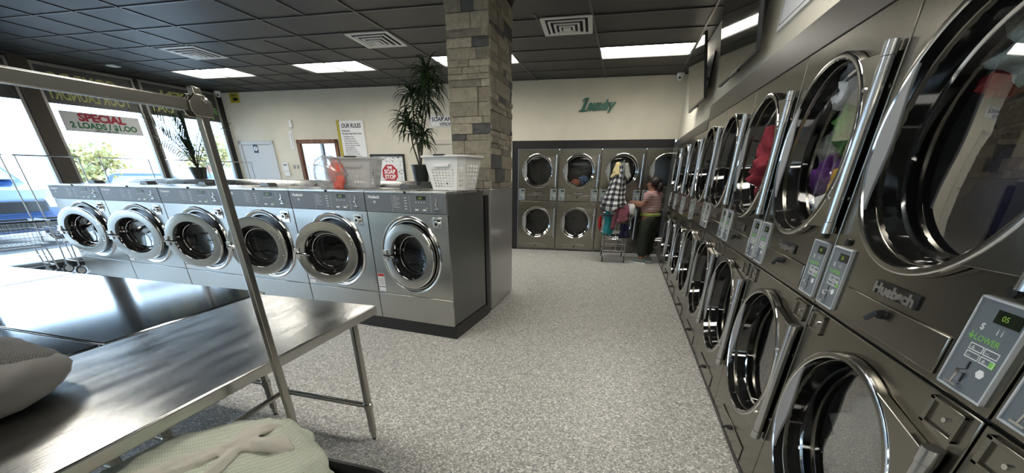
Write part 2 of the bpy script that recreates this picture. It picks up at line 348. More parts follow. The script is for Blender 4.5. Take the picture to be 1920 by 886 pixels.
# right wall: cream bulkhead above the dryers, machine room behind them
b = MB('cream'); b.box(.83, .95, -3.5, 8.3, 1.95, 3.05); b.box(.80, .95, -3.5, -.74, 0, 1.95); struct(b.build('wall_right', smooth=0))
b = MB('trim_dark'); b.box(.772, .83, -3.5, Y0 + 5 * DW + .06, 1.950, 2.095); struct(b.build('trim_3', bevel=.002))
b = MB('trim_dark'); b.box(.778, .83, Y0 + 5 * DW + .065, 7.29, 1.878, 1.985); struct(b.build('trim_4', bevel=.002))
b = MB('steel_side'); b.box(.79, .85, 7.268, 8.2, 0, 1.98); struct(b.build('wall_corner', smooth=0))
b = MB('cream'); b.box(-9.9, 1.6, -3.6, -3.5, 0, 3.05); struct(b.build('wall_front', smooth=0))
# ---------------------------------------------------------------- shop windows on the left
WA = math.atan2(1, .118); WN = math.sqrt(1 + .118 ** 2)
def wroot(name, **k): o = empty(name, (-9.38, 0, 0), WA); o['kind'] = 'structure'; return o
pan = [(6.04, 7.33), (4.70, 5.93), (3.1, 4.45), (1.5, 3.0), (-.1, 1.4), (-1.7, -.2), (-3.3, -1.8)]
for i, (ya, yb_) in enumerate(pan):
    xa, xb = ya * WN, yb_ * WN
    rt = wroot('window_%d' % (i + 1))
    f = MB(['frame_alu', 'frame_brown'])
    for X in (xa, xb): f.box(X - .022, X + .022, -.03, .05, .1, 2.97)
    f.box(xa, xb, -.03, .05, .08, .14); f.box(xa, xb, -.03, .05, 2.93, 2.97)
    f.build('window_frame', rt, bevel=.004)
    gl = MB('glass_window'); gl.box(xa + .02, xb - .02, .0, .006, .14, 2.93); gl.build('window_glass', rt, smooth=0)
    fm = MB('film'); fm.box(xa + .022, xb - .022, -.008, -.003, 2.43, 2.93); fo = fm.build('window_film', rt, smooth=0)
    if i < 3:
        lt = MB(['film_yellow', 'film_green']); wd = xb - xa
        if i == 0:
            lt.text('EVERY DAY', .20, xa + .03, 2.50, -.009, 0, .006, .0005, w=wd * .78, flip=True); lt.text('OPEN', .18, xa + .3, 2.73, -.009, 0, .006, .0005, w=.7, flip=True)
            px, pz = xb - .15, 2.62
            for k in range(9):
                a = R(-20 + k * 27.5); lt.add([(px, -.011, pz), (px + .11 * math.cos(a - .14), -.011, pz + .10 * math.sin(a - .14)), (px + .15 * math.cos(a), -.011, pz + .12 * math.sin(a) - .02), (px + .11 * math.cos(a + .14), -.011, pz + .10 * math.sin(a + .14))], [(0, 1, 2, 3)], 1)
            lt.add([(px - .012, -.011, pz - .15), (px + .012, -.011, pz - .15), (px + .02, -.011, pz), (px, -.011, pz)], [(0, 1, 2, 3)], 1)
        elif i == 1:
            lt.text('YOUR LAUNDRY', .20, xa + .05, 2.50, -.009, 0, .006, .0005, w=wd * .86, flip=True); lt.text('COME DO', .18, xa + .12, 2.73, -.009, 0, .006, .0005, w=wd * .7, flip=True)
        else: lt.text('WELCOME', .2, xa + .1, 2.5, -.009, 0, .006, .0005, w=wd * .7, flip=True)
        lt.build('lettering', fo, smooth=0)
b = MB(['frame_brown', 'black'])
def wp(mb, ya, yb_, z0, z1, y0, y1, mi=0): mb.box(ya * WN, yb_ * WN, y0, y1, z0, z1, mi)
wp(b, 4.475, 4.675, 0, 2.99, -.06, .10); wp(b, 5.955, 6.015, 0, 2.99, -.035, .06, 1); wp(b, 7.355, 7.50, 0, 2.99, -.02, .1, 1)
for ya, yb_ in ((3.02, 3.08), (1.42, 1.48), (-.18, -.12), (-1.78, -1.72)): wp(b, ya, yb_, 0, 2.99, -.035, .06, 1)
o = b.build('trim_5', bevel=.004); o.location = (-9.38, 0, 0); o.rotation_euler = (0, 0, WA); struct(o)
b = MB('black'); wp(b, -3.5, 7.5, 0, .09, -.05, .10); wp(b, -3.5, 7.5, 2.965, 3.02, -.05, .12); o = b.build('wall_left', smooth=0); o.location = (-9.38, 0, 0); o.rotation_euler = (0, 0, WA); struct(o)
# hanging SPECIAL sign
rt = empty('hanging_sign', (-9.38, 0, 0), WA, 'white SPECIAL 2 LOADS / $1.00 sign with red and green letters hanging in the window', 'sign')
b = MB('sign_white'); b.box(4.77 * WN, 5.80 * WN, -.075, -.068, 2.055, 2.335); b.build('board', rt, bevel=.002)
b = MB('sign_red'); xm = 5.285 * WN; b.text('SPECIAL', .15, xm, 2.215, -.076, 0, .008, .0008, w=.62, align='C'); b.build('heading', rt, smooth=0)
b = MB(['sign_green', 'black_ink']); b.text('2 LOADS / $1.OO', .115, xm, 2.11, -.076, 0, .005, .0008, w=.88, align='C'); b.text('LIMITED TIME ONLY', .04, xm, 2.068, -.076, 1, .0005, .0008, w=.32, align='C'); b.build('lettering', rt, smooth=0)
b = MB('black'); b.tube([(4.85 * WN, -.07, 2.33), (4.85 * WN, -.07, 2.96)], .002, 6); b.tube([(5.72 * WN, -.07, 2.33), (5.72 * WN, -.07, 2.96)], .002, 6); b.build('string', rt)
# ---------------------------------------------------------------- stacked dryers
def make_dryer(near):
    if near: zt, zs, zU, zL, Rr, dz, hb = 1.948, .98, 1.53, .588, .335, 0, .266
    else: zt, zs, zU, zL, Rr, dz, hb = 1.875, .955, 1.512, .558, .305, -.02, .262
    w = DW; t = empty('stacked_dryer'); t['category'] = 'dryer'
    c = MB(['steel', 'dark_metal', 'black'])
    e = .0035
    c.hole_plate(e, w - e, zs + .004, zt, (.40, zU), Rr - .03, 0, .02); c.hole_plate(e, w - e, .03, zs - .004, (.40, zL), Rr - .03, 0, .02)
    c.box(.0, w, .012, .05, zs - .006, zs + .006, 2); c.box(e, w - e, .02, .62, .0, .03, 1)
    c.box(0, .012, .021, .62, .03, zt - .01, 1); c.box(w - .012, w, .021, .62, .03, zt - .01, 1); c.box(0, w, .021, .62, zt - .02, zt - .01, 1); c.box(0, w, .61, .62, .03, zt - .01, 1)
    c.box(e, w - e, -.004, .02, 0, .028, 1)
    c.build('cabinet', t, bevel=.003)
    for zc in (zU, zL):
        pa = R(57) if zc == zU else R(74)
        d = MB('drum'); d.ring([(Rr - .056, .085), (Rr - .02, .11), (Rr - .01, .14), (Rr - .01, .52), (Rr - .06, .56), (.001, .56)], (.40, 0, zc), n=40)
        for k in range(3):
            a = 2 * PI * k / 3 + .5; ca, sa = math.cos(a), math.sin(a); r0 = Rr - .012
            d.add([(.40 + (r0) * math.cos(a - .12), .14, zc + r0 * math.sin(a - .12)), (.40 + (r0 - .06) * ca, .16, zc + (r0 - .06) * sa), (.40 + r0 * math.cos(a + .12), .14, zc + r0 * math.sin(a + .12)),
                   (.40 + (r0) * math.cos(a - .12), .5, zc + r0 * math.sin(a - .12)), (.40 + (r0 - .06) * ca, .5, zc + (r0 - .06) * sa), (.40 + r0 * math.cos(a + .12), .5, zc + r0 * math.sin(a + .12))], [(0, 1, 2), (0, 3, 4, 1), (1, 4, 5, 2)])
        d.build('drum', t)
        # door plate from the ring to the hinge bar
        p = MB('steel_door'); n = 14; vs = []
        for i in range(n + 1):
            a = -pa + 2 * pa * i / n; s_ = math.sin(a) / math.sin(pa); zz = zc + hb * s_
            for y in (-.030, -.004):
                vs += [(.40 + (Rr - .008) * math.cos(a), y, zc + (Rr - .008) * math.sin(a)), (.745, y + .004, zz)]
        fs = []
        for i in range(n): q = 4 * i; fs += [[q, q + 1, q + 5, q + 4], [q + 2, q + 6, q + 7, q + 3], [q + 1, q + 3, q + 7, q + 5]]
        fs += [[0, 2, 3, 1], [4 * n, 4 * n + 1, 4 * n + 3, 4 * n + 2]]
        p.add(vs, fs); dp = p.build('door', t, bevel=.002)
        rg = MB(['steel_door', 'chrome', 'black_gloss'])
        rg.ring([(Rr + .002, -.004), (Rr + .002, -.026), (Rr - .001, -.032), (Rr - .005, -.034), (Rr - .018, -.034), (Rr - .022, -.031), (Rr - .025, -.010), (Rr - .036, .045), (Rr - .040, .058), (Rr - .048, .064), (Rr - .054, .062)],
                (.40, 0, zc), n=64, mis=[0, 1, 1, 0, 1, 2, 2, 2, 1, 2])
        ro = rg.build('door_ring', dp, smooth=.5)
        gb = MB('glass_dryer'); gb.ring([(Rr - .048, .060), (Rr * .6, .052), (.001, .050)], (.40, 0, zc), n=48); gb.build('door_glass', dp)
        # crescent finger pull on the left of the ring
        h = MB(['handle_grey', 'chrome']); r1 = Rr - .021; pol = []
        for i in range(13): a = R(142 + 76 * i / 12); pol.append((.40 + r1 * math.cos(a), zc + r1 * math.sin(a)))
        for i in range(1, 12):
            s_ = i / 12; a0, a1 = R(218), R(142); X = .40 + r1 * math.cos(a0); z_ = zc + r1 * math.sin(a0) * (1 - 2 * s_); pol.append((X + .030 * math.sin(PI * s_) ** 2 - .02 * math.sin(PI * s_), z_))
        h.prism(pol, -.031, -.022); ho = h.build('door_handle', dp, bevel=.002)
        hg = MB(['bar_metal', 'chrome']); hh = hb
        hg.tube([(.762, -.024, zc - hh + .02), (.762, -.024, zc + hh - .02)], .0185, 14); hg.tube([(.762, -.024, zc - hh - .02), (.762, -.024, zc - hh + .018)], .0205, 14); hg.tube([(.762, -.024, zc + hh - .018), (.762, -.024, zc + hh + .022)], .0205, 14)
        for s_ in (-.62, .62): hg.tube([(.735, -.050, zc + s_ * hh), (.735, -.040, zc + s_ * hh)], .007, 8, 1); hg.tube([(.789, -.006, zc + s_ * hh), (.789, 0, zc + s_ * hh)], .006, 8, 1)
        hg.build('hinge_bar', dp)
    for k, (x0, word) in enumerate(((.022, 'UPPER'), (.659, 'LOWER'))):
        z0, z1 = 1.003 + dz, 1.21 + dz; x1 = x0 + .12
        q = MB(['panel_blue', 'panel_line']); q.box(x0 + .003, x1 - .003, -.007, 0, z0 + .003, z1 - .003)
        for X0, X1, Z0, Z1 in ((x0, x1, z0, z0 + .004), (x0, x1, z1 - .004, z1), (x0, x0 + .004, z0, z1), (x1 - .004, x1, z0, z1)): q.box(X0, X1, -.010, 0, Z0, Z1, 1)
        po = q.build('control_panel', t, smooth=0)
        ds = MB(['lcd', 'lcd_digit']); ds.box(x0 + .05, x0 + .108, -.0085, -.006, z1 - .045, z1 - .018); ds.text('05' if k else '25', .016, x0 + .066, z1 - .037, -.009, 1, 0, .0002); ds.build('display', po, smooth=0)
        le = MB(['white_ink', 'green_ink', 'panel_line'])
        le.text('$', .02, x0 + .030, z1 - .066, -.0075, 0, 0, .0002); le.text('i i', .02, x0 + .07, z1 - .066, -.0075, 0, 0, .0002)
        le.text(word, .018, x0 + .03, z1 - .090, -.0075, 1, 0, .0002, w=.06); le.text('\u2193' if k else '^', .02, x0 + .014, z1 - .090, -.0075, 1, .0005, .0002)
        for i in range(2):
            for j in range(2):
                X, Z = x0 + .030 + i * .037, z1 - .112 - j * .018
                for B_ in ((X, X + .034, Z, Z + .0015), (X, X + .034, Z + .013, Z + .0145), (X, X + .0015, Z, Z + .0145), (X + .0325, X + .034, Z, Z + .0145)): le.box(B_[0], B_[1], -.0082, -.007, B_[2], B_[3], 0)
                le.text('---' if (i + j) % 2 else '-8-', .010, X + .004, Z + .003, -.0075, 0, 0, .0002)
        le.box(x0 + .091, x0 + .103, -.0082, -.007, z1 - .131, z1 - .118, 1)
        le.ring([(.0001, -.0085), (.010, -.0085), (.010, -.007)], (x0 + .085, 0, z1 - .150), n=6, mi=0)
        le.build('key_labels', po, smooth=0)
        cs = MB(['chrome', 'black']); X = x0 + .052; cs.box(X - .002, X + .002, -.0085, -.006, z1 - .185, z1 - .135, 1); cs.tube([(X, -.006, z1 - .158), (X, -.022, z1 - .158)], .006, 10); cs.tube([(X, -.020, z1 - .160), (X - .004, -.020, z1 - .186)], .0022, 6); cs.box(X - .020, X + .010, -.020, -.006, z1 - .192, z1 - .187); cs.build('coin_slot', po)
        v = MB(['black', 'dark_metal']); X = .083 if k == 0 else .712; v.ring([(.0001, -.010), (.012, -.009), (.013, 0)], (X, 0, z1 + .020), n=16); v.build('vent_plug', t)
        # coin box below the seam
        X0 = .025 if k == 0 else .668; Z0, Z1 = .897 + dz, .968 + dz; X1 = X0 + .10
        bxm = MB(['steel_door', 'panel_line', 'black']); bxm.box(X0 + .006, X1 - .006, -.002, 0, Z0 + .006, Z1 - .006)
        for B_ in ((X0, X1, Z0, Z0 + .008), (X0, X1, Z1 - .008, Z1), (X0, X0 + .014, Z0, Z1), (X1 - .008, X1, Z0, Z1)): bxm.box(B_[0], B_[1], -.009, 0, B_[2], B_[3], 0)
        bo = bxm.build('coin_box', t, bevel=.001); lk = MB('chrome'); lk.tube([((X0 + X1) / 2 + .008, 0, (Z0 + Z1) / 2), ((X0 + X1) / 2 + .008, -.008, (Z0 + Z1) / 2)], .006, 10); lk.build('lock', bo)
    nb = MB(['black']); nb.box(.305, .497, -.006, 0, 1.119 + dz, 1.157 + dz); no = nb.build('nameplate', t, bevel=.001)
    nt = MB('bar_metal'); nt.text('Huebsch', .040, .401, 1.1245 + dz, -.007, 0, .0024, .0025, w=.176, align='C'); nt.build('lettering', no, smooth=0)
    for (z0, z1, X0, X1, kz) in ((1.004 + dz, 1.099 + dz, .172, .634, 1.075 + dz), (.036, .128, .18, .62, .10)):
        lp = MB(['steel_door', 'panel_line']); lp.box(X0, X1, -.006, 0, z0, z1); lo = lp.build('lint_panel', t, bevel=.003)
        kb = MB('black'); kb.ring([(.0001, -.022), (.013, -.020), (.015, -.006)], (.40, 0, kz), n=18); kb.obox((.40, -.024, kz + .006), (.378, -.034, kz - .022), .010, .012); kb.build('latch', lo)
    return t
def place_right(t, k):
    t.location = (A, Y0 + (k + 1) * DW, 0); t.rotation_euler = (0, 0, -PI / 2); return t
dn = make_dryer(True)
rlab = {-1: 'stacked steel dryer cut off at the bottom right corner, nearest of the right-hand row', 0: 'large stacked steel dryer at right edge with pale towels turning behind its upper door',
        1: 'stacked dryer in right-hand row with green, purple and yellow laundry behind the upper glass', 2: 'stacked dryer in right-hand row with dark red laundry behind the upper glass',
        3: 'fourth stacked dryer of the right-hand row, just beyond the one holding red laundry', 4: 'last tall stacked dryer of the right row before the trim steps down',
        5: 'first stacked dryer of the lower far group in the right row', 6: 'middle stacked dryer of the lower far group in the right row', 7: 'farthest stacked dryer of the right row, beside the woman in stripes'}
for i, k in enumerate((0, -1, 1, 2, 3, 4)):
    o = dn if i == 0 else copy_tree(dn); place_right(o, k); tag(o, rlab[k], 'dryer', 'stacked dryers along the right wall')
o = copy_tree(dn); place_right(o, -2); tag(o, 'stacked dryer beside the camera', 'dryer', 'stacked dryers along the right wall')
df = make_dryer(False)
for i, k in enumerate((5, 6, 7)):
    o = df if i == 0 else copy_tree(df); place_right(o, k); o.location.x = A + .004; tag(o, rlab[k], 'dryer', 'stacked dryers along the right wall')
blab = ['leftmost stacked dryer in the black-framed back wall bank', 'stacked dryer in the back wall bank with blue and salmon laundry in its upper drum',
        'stacked dryer in the back wall bank behind the laden laundry cart', 'rightmost stacked dryer of the back wall bank, behind the woman']
for k in range(4):
    o = copy_tree(df); x = -2.056 + k * DW * cb; o.location = (x, back(x), 0); o.rotation_euler = (0, 0, BANG); tag(o, blab[k], 'dryer', 'stacked dryers in the back wall')
    for ch in o.children:
        if ch.name.startswith('cabinet'): ch.scale = (1, 1, 1.0085)
# laundry inside the dryers
def rl(k, u, dpt, z): return (A + dpt, Y0 + (k + 1) * DW - u, z)
def wash(name, loc, sc_, m, seed, lab, grp, **kw):
    o = lump(name, loc, sc_, m, seed, **kw); tag(o, lab, 'laundry', grp); return o
G1 = 'garments in the second large dryer'
wash('garment', rl(1, .30, .16, 1.76), (.10, .075, .08), 'c_white', 2, 'white crumpled towel high in the second large dryer', G1, amp=.5)
wash('garment', rl(1, .28, .155, 1.65), (.06, .055, .10), 'c_green', 3, 'fuzzy green garment in the middle of the second large dryer', G1, amp=.6, fr=4)
wash('garment', rl(1, .16, .17, 1.56), (.06, .08, .08), 'c_grey', 4, 'grey-green knitted garment at mid height of the second large dryer', G1, amp=.5)
wash('garment', rl(1, .22, .165, 1.43), (.08, .08, .08), 'c_purple', 5, 'purple garment low in the second large dryer', G1, amp=.5)
wash('garment', rl(1, .42, .165, 1.42), (.08, .065, .10), 'c_yellow', 6, 'mustard yellow garment at lower right of the second large dryer', G1, amp=.5)
wash('garment', rl(1, .38, .165, 1.32), (.10, .07, .055), 'c_white', 7, 'white garment at the bottom of the second large dryer', G1, amp=.4)
wash('garment', rl(2, .36, .215, 1.52), (.19, .095, .21), 'c_pink', 8, 'dark red laundry filling the third upper dryer drum', 'red laundry', amp=.55, fr=3.6, n=56)
wash('garment', rl(0, .27, .20, 1.735), (.10, .13, .07), 'c_mint', 9, 'pale green-white towel at the top of the nearest large dryer', 'garments in the nearest dryer', amp=.6)
wash('garment', rl(0, .17, .17, 1.665), (.045, .035, .035), 'c_red', 10, 'small red garment beside the pale towel in the nearest dryer', 'garments in the nearest dryer', amp=.5)
wash('garment', rl(0, .28, .30, 1.40), (.10, .17, .13), 'c_navy', 11, 'dark garment low in the nearest large dryer', 'garments in the nearest dryer', amp=.4)
wash('garment', rl(0, .28, .25, .55), (.14, .15, .17), 'c_grey', 12, 'pale sheet bunched in the lower drum of the nearest dryer', 'garments in the nearest dryer', amp=.5)
def bl(k, u, dpt, z):
    s = -2.056 / cb + k * DW + u; return (s * cb - dpt * math.sin(BANG), YB + s * math.sin(BANG) + dpt * cb, z)
wash('garment', bl(1, .34, .2, 1.30), (.10, .08, .06), 'c_salmon', 13, 'salmon garment at bottom left of the second back dryer', 'garments in the back dryer', amp=.4)
wash('garment', bl(1, .50, .2, 1.34), (.10, .08, .08), 'c_denim', 14, 'blue denim garment at bottom right of the second back dryer', 'garments in the back dryer', amp=.5)
# ---------------------------------------------------------------- front-load washers
WT, WP, WB = 1.308, 1.1355, .125
seams = [0, .827, 1.718, 2.664, 3.683, 4.797, 5.922]
def make_washer():
    w = .92; t = empty('washer'); t['category'] = 'washing machine'
    cx, cz_ = .49, .722 + .055; Rb = .385 * .9
    Rb = .345; cx = .475; cz_ = .762
    c = MB(['steel_washer', 'steel_top', 'steel_side', 'black'])
    c.hole_plate(.004, w - .004, .385, WP - .002, (cx, cz_), Rb - .05, 0, .02); c.box(.004, w - .004, 0, .02, WB, .381)
    c.box(.004, .014, .02, .74, WB, WT - .02, 2); c.box(w - .014, w - .004, .02, .74, WB, WT - .02, 2); c.box(.004, w - .004, .73, .74, WB, WT - .02, 2)
    c.box(.004, w - .004, .02, .73, WB, WB + .01, 2); c.box(.002, w - .002, -.004, .76, WT - .018, WT, 1)
    c.build('cabinet', t, bevel=.003)
    s_ = MB('chrome')
    for X, Z in ((.035, .165), (w - .035, .165)): s_.tube([(X, 0, Z), (X, -.004, Z)], .005, 8)
    s_.build('screw', t)
    q = MB(['panel_grey', 'panel_line']); q.box(.006, w - .006, -.004, .02, WP, WT - .02)
    for X in (.32, .52, .75): q.box(X, X + .0015, -.0048, 0, WP + .004, WT - .026, 1)
    po = q.build('control_panel', t, smooth=0)
    l = MB(['white_ink', 'green_ink']); l.text('Huebsch', .034, .045, WT - .062, -.0045, 0, .0008, .0004, w=.13); l.text('60', .028, .10, WT - .10, -.0045, 0, 0, .0004)
    for i in range(8): l.text('------' if i % 3 else '---', .022, .335, WT - .047 - i * .0125, -.0045, 0, 0, .0004, w=.07 if i % 3 else .04)
    for i in range(5): l.box(.462, .485, -.0052, -.004, WT - .055 - i * .022, WT - .050 - i * .022)
    for i in range(4): l.box(.585 + i * .03, .593 + i * .03, -.0052, -.004, WT - .088, WT - .082)
    l.box(.575, .61, -.006, -.004, WP + .022, WP + .033); l.box(.66, .695, -.006, -.004, WP + .022, WP + .033); l.box(.70, .715, -.006, -.004, WP + .040, WP + .047, 1)
    l.build('key_labels', po, smooth=0)
    d = MB(['lcd', 'lcd_digit']); d.box(.60, .70, -.0065, -.004, WT - .066, WT - .036); d.text('4.00', .024, .617, WT - .060, -.007, 1, 0, .0002); d.build('display', po, smooth=0)
    k = MB('chrome'); k.tube([(.81, -.004, WT - .095), (.81, -.022, WT - .095)], .008, 10); k.box(.806, .812, -.007, -.004, WT - .125, WT - .05); k.box(.80, .84, -.02, -.004, WT - .136, WT - .130); k.build('coin_slot', po)
    kk = MB('black'); kk.ring([(.0001, -.013), (.010, -.012), (.012, -.004)], (.475, 0, WT - .010), n=14); kk.build('top_knob', t)
    v = MB(['chrome', 'black']); v.box(.755, .855, -.006, 0, 1.0, 1.105, 0); v.tube([(.805, -.006, 1.055), (.805, -.03, 1.055)], .028, 14, 0); v.tube([(.805, -.03, 1.055), (.805, -.034, 1.055)], .014, 10, 1); v.box(.78, .83, -.02, -.006, 1.072, 1.088, 1); v.build('coin_lock', t, bevel=.002)
    st = MB(['paper', 'stop_red', 'black_ink']); st.box(.02, .10, -.0015, 0, .40, .575); st.box(.022, .098, -.0022, -.001, .545, .572, 1)
    for i in range(6): st.box(.03, .09, -.0022, -.001, .525 - i * .012, .528 - i * .012, 2)
    st.box(.022, .098, -.0022, -.001, .44, .447, 2); st.build('warning_sticker', t, smooth=0)
    bz = MB(['chrome', 'steel_washer', 'black']); bz.ring([(Rb + .004, 0), (Rb + .001, -.012), (Rb - .005, -.017), (Rb - .012, -.016), (Rb - .034, -.004), (Rb - .040, .010), (Rb - .06, .04), (.22, .04), (.205, .03)], (cx, 0, cz_), n=56, mis=[0, 0, 0, 1, 2, 2, 2, 2]); bz.build('door_surround', t, smooth=.7)
    dr = MB('dark_metal'); dr.ring([(.225, .04), (.23, .10), (.26, .12), (.26, .55), (.001, .56)], (cx, 0, cz_), n=40); dr.build('drum', t)
    # the door hangs on the right edge of its ring; origin on the hinge
    Rd = .288; hx = cx + Rd + .005; hy = -.022
    dm = MB(['steel_washer', 'chrome', 'black_gloss']); X = cx - hx
    dm.ring([(Rd - .01, .012), (Rd, .004), (Rd, -.024), (Rd - .004, -.029), (Rd - .008, -.030), (.206, -.030), (.200, -.025), (.188, .0), (.170, .06), (.166, .062), (.150, .10)], (X, 0, cz_), n=64, mis=[0, 1, 1, 1, 0, 2, 2, 2, 1, 2])
    do = dm.build('door', t, (hx, hy, 0), smooth=.45)
    gb = MB('glass_washer'); gb.ring([(.151, .095), (.10, .108), (.001, .114)], (X, 0, cz_), n=40); g0 = gb.build('door_glass', do)
    gi = MB(['chrome', 'black_gloss']); gi.ring([(.205, .02), (.172, .075), (.165, .10)], (X, 0, cz_), n=40, mi=1); gi.ring([(.152, .093), (.148, .089), (.145, .096)], (X, 0, cz_), n=40); gi.build('glass_bowl', do)
    hd = MB('chrome'); hd.tube([(X - Rd + .012, -.03, cz_), (X - Rd + .018, -.055, cz_ + .003), (X - Rd + .09, -.062, cz_ - .004), (X - Rd + .135, -.050, cz_ - .010)], [.014, .015, .012, .008], 10); hd.box(X - Rd + .0, X - Rd + .04, -.042, -.028, cz_ - .05, cz_ + .05); hd.build('door_handle', do, bevel=.003)
    hb = MB('chrome')
    for s in (-1, 1):
        for dz in (-.014, .014): hb.tube([(X + Rd - .042, -.034, cz_ + s * .10 + dz), (X + Rd - .042, -.028, cz_ + s * .10 + dz)], .008, 8)
    hb.build('hinge_bolt', do)
    rm = MB('steel_side'); 0 and rm.add([(.30, .30, WT), (.62, .30, WT), (.56, .40, WT + .035), (.50, .40, WT + .035), (.30, .42, WT + .004), (.62, .42, WT + .004), (.50, .50, WT + .004), (.56, .50, WT + .004)], [])
    rm.box(.07, .42, .30, .46, WT, WT + .004); rm.prism([(.155, WT + .004), (.295, WT + .004), (.265, WT + .040), (.185, WT + .040)], .33, .44); rm.build('supply_lid', t, bevel=.003)
    return t
wlab = ['rightmost washer with closed door and steel side panel facing the aisle', 'second washer from the stone column, its door swung open', 'third washer from the stone column, partly behind the leaning rack post',
        'washer just left of the rack post, its round door ajar', 'fifth washer from the stone column with door ajar', 'leftmost washer beside the shop window carts']
ang = [0, 24, 21, 19, 16, 13]
wm = make_washer()
dvec = Vector((math.cos(WANG), math.sin(WANG), 0))
for i in range(6):
    o = wm if i == 0 else copy_tree(wm)
    wi = seams[i + 1] - seams[i]; p = Vector((WX, WY, 0)) - dvec * seams[i + 1]
    o.location = p; o.rotation_euler = (0, 0, WANG); o.scale = (wi / .92, 1, 1); tag(o, wlab[i], 'washing machine', 'front-load washers in the row')
    for ch in o.children:
        if ch.name.startswith('door') and not ch.name.startswith('door_'): ch.rotation_euler = (0, 0, R(ang[i]))
Mw = Matrix.Translation((WX, WY, 0)) @ Matrix.Rotation(WANG, 4, 'Z')
def wset(o): o.matrix_world = Mw; return o
def wpt(s, off, z): return Mw @ Vector((-s, off, z))
b = MB('black'); b.box(-6.0, .012, .004, .76, 0, WB - .002); tag(wset(b.build('plinth', bevel=.004)), 'low black plinth under the row of washers', 'plinth')
# stainless service bulkhead behind the washers
b = MB('steel_top'); poly = [(.76, .3), (.76, 1.27), (.80, 1.300), (.90, 1.362), (.93, 1.368), (1.26, 1.368), (1.26, .3)]
vs = []
for X in (-5.95, -.53): vs += [(X, y, z) for y, z in poly]
n = len(poly); fs = [list(range(n)), list(range(n, 2 * n))[::-1]] + [[i, i + n, (i + 1) % n + n, (i + 1) % n] for i in range(n)]
b.add(vs, fs); tag(wset(b.build('service_bulkhead', smooth=.4)), 'stainless steel ledge running behind the washers', 'counter')
b = MB('black'); b.box(-.52, .0, .765, .85, 0, 1.25); tag(wset(b.build('gap_shade_sheet', smooth=0)), 'black sheet standing in for the dark gap behind the rightmost washer', 'panel')  # black sheet paints the shade of the open gap behind the washer
# grey cabinet wrap at the foot of the column
CXa, CXb, CYa, CYb = -1.745, -1.33, 4.035, 4.80
t = empty('column_cabinet', (-1.40, 4.3, 0), 0, 'glossy light grey cabinet boards boxed around the foot of the stone column', 'cabinet')
b = MB('cabinet_grey'); b.box(-.02, .085, -.37, .50, .02, 1.305); b.build('side_board', t, bevel=.004)
b = MB('cabinet_grey'); b.box(-.40, -.025, -.36, .50, .02, 1.30); b.build('body', t, bevel=.004)
b = MB('cabinet_grey'); b.box(-.085, -.030, -.40, -.375, .03, 1.28); b.build('leaning_board', t, bevel=.002)
b = MB('black'); b.box(-.38, .07, -.34, .48, 0, .02); b.build('base', t)
# stone column
t = empty('stone_column', (0, 0, 1.306), 0, None, None); t['kind'] = 'structure'; t.name = 'column'
b = MB('mortar'); b.box(CXa + .02, CXb - .02, CYa + .02, CYb - .02, 0, CEIL - 1.306); b.build('column_core', t, smooth=0)
b = MB(['stone0', 'stone1', 'stone2', 'stone3', 'stone4']); rs = random.Random(11)
def stones(x0, x1, face):
    z = 0
    while z < CEIL - 1.306 - .01:
        h = rs.choice([.045, .055, .06, .075, .09, .12, .13]); h = min(h, CEIL - 1.306 - z)
        if CEIL - 1.306 - z - h < .03: h = CEIL - 1.306 - z
        x = x0
        while x < x1 - 1e-4:
            l = rs.uniform(.11, .36)
            if x1 - x - l < .07: l = x1 - x
            m = rs.choices([0, 1, 2, 3, 4], [3, 3, 2, 2, 1])[0]; d = rs.uniform(.0, .016); g_ = .002
            n1 = 4; n2 = 3; vs = []
            for j in range(n2 + 1):
                for i in range(n1 + 1):
                    edge = i in (0, n1) or j in (0, n2)
                    dd = d + (0 if edge else rs.uniform(-.003, .014)); X = x + g_ + (l - 2 * g_) * i / n1; Z = z + g_ + (h - 2 * g_) * j / n2
                    vs.append((X, -dd, Z))
            fs = [[j * (n1 + 1) + i, j * (n1 + 1) + i + 1, (j + 1) * (n1 + 1) + i + 1, (j + 1) * (n1 + 1) + i] for j in range(n2) for i in range(n1)]
            o_ = len(vs); vs += [(x + g_, .025, z + g_), (x + l - g_, .025, z + g_), (x + l - g_, .025, z + h - g_), (x + g_, .025, z + h - g_)]
            c_ = [0, n1, (n1 + 1) * n2 + n1, (n1 + 1) * n2]
            for a_, (e0, e1) in enumerate(((0, 1), (1, 2), (2, 3), (3, 0))): fs.append([c_[e0], o_ + e0, o_ + e1, c_[e1]])
            out = []
            for p in vs:
                if face == 0: out.append((p[0], CYa + p[1], p[2]))
                elif face == 1: out.append((CXb - p[1], p[0], p[2]))
                elif face == 2: out.append((CXa + p[1], CYb + CYa - p[0], p[2]))
                else: out.append((CXb + CXa - p[0], CYb - p[1], p[2]))
            b.add(out, fs, m); x += l
        z += h
stones(CXa, CXb, 0); stones(CYa, CYb, 1); stones(CYa, CYb, 2); stones(CXa, CXb, 3)
b.build('stone_cladding', t, smooth=.5)
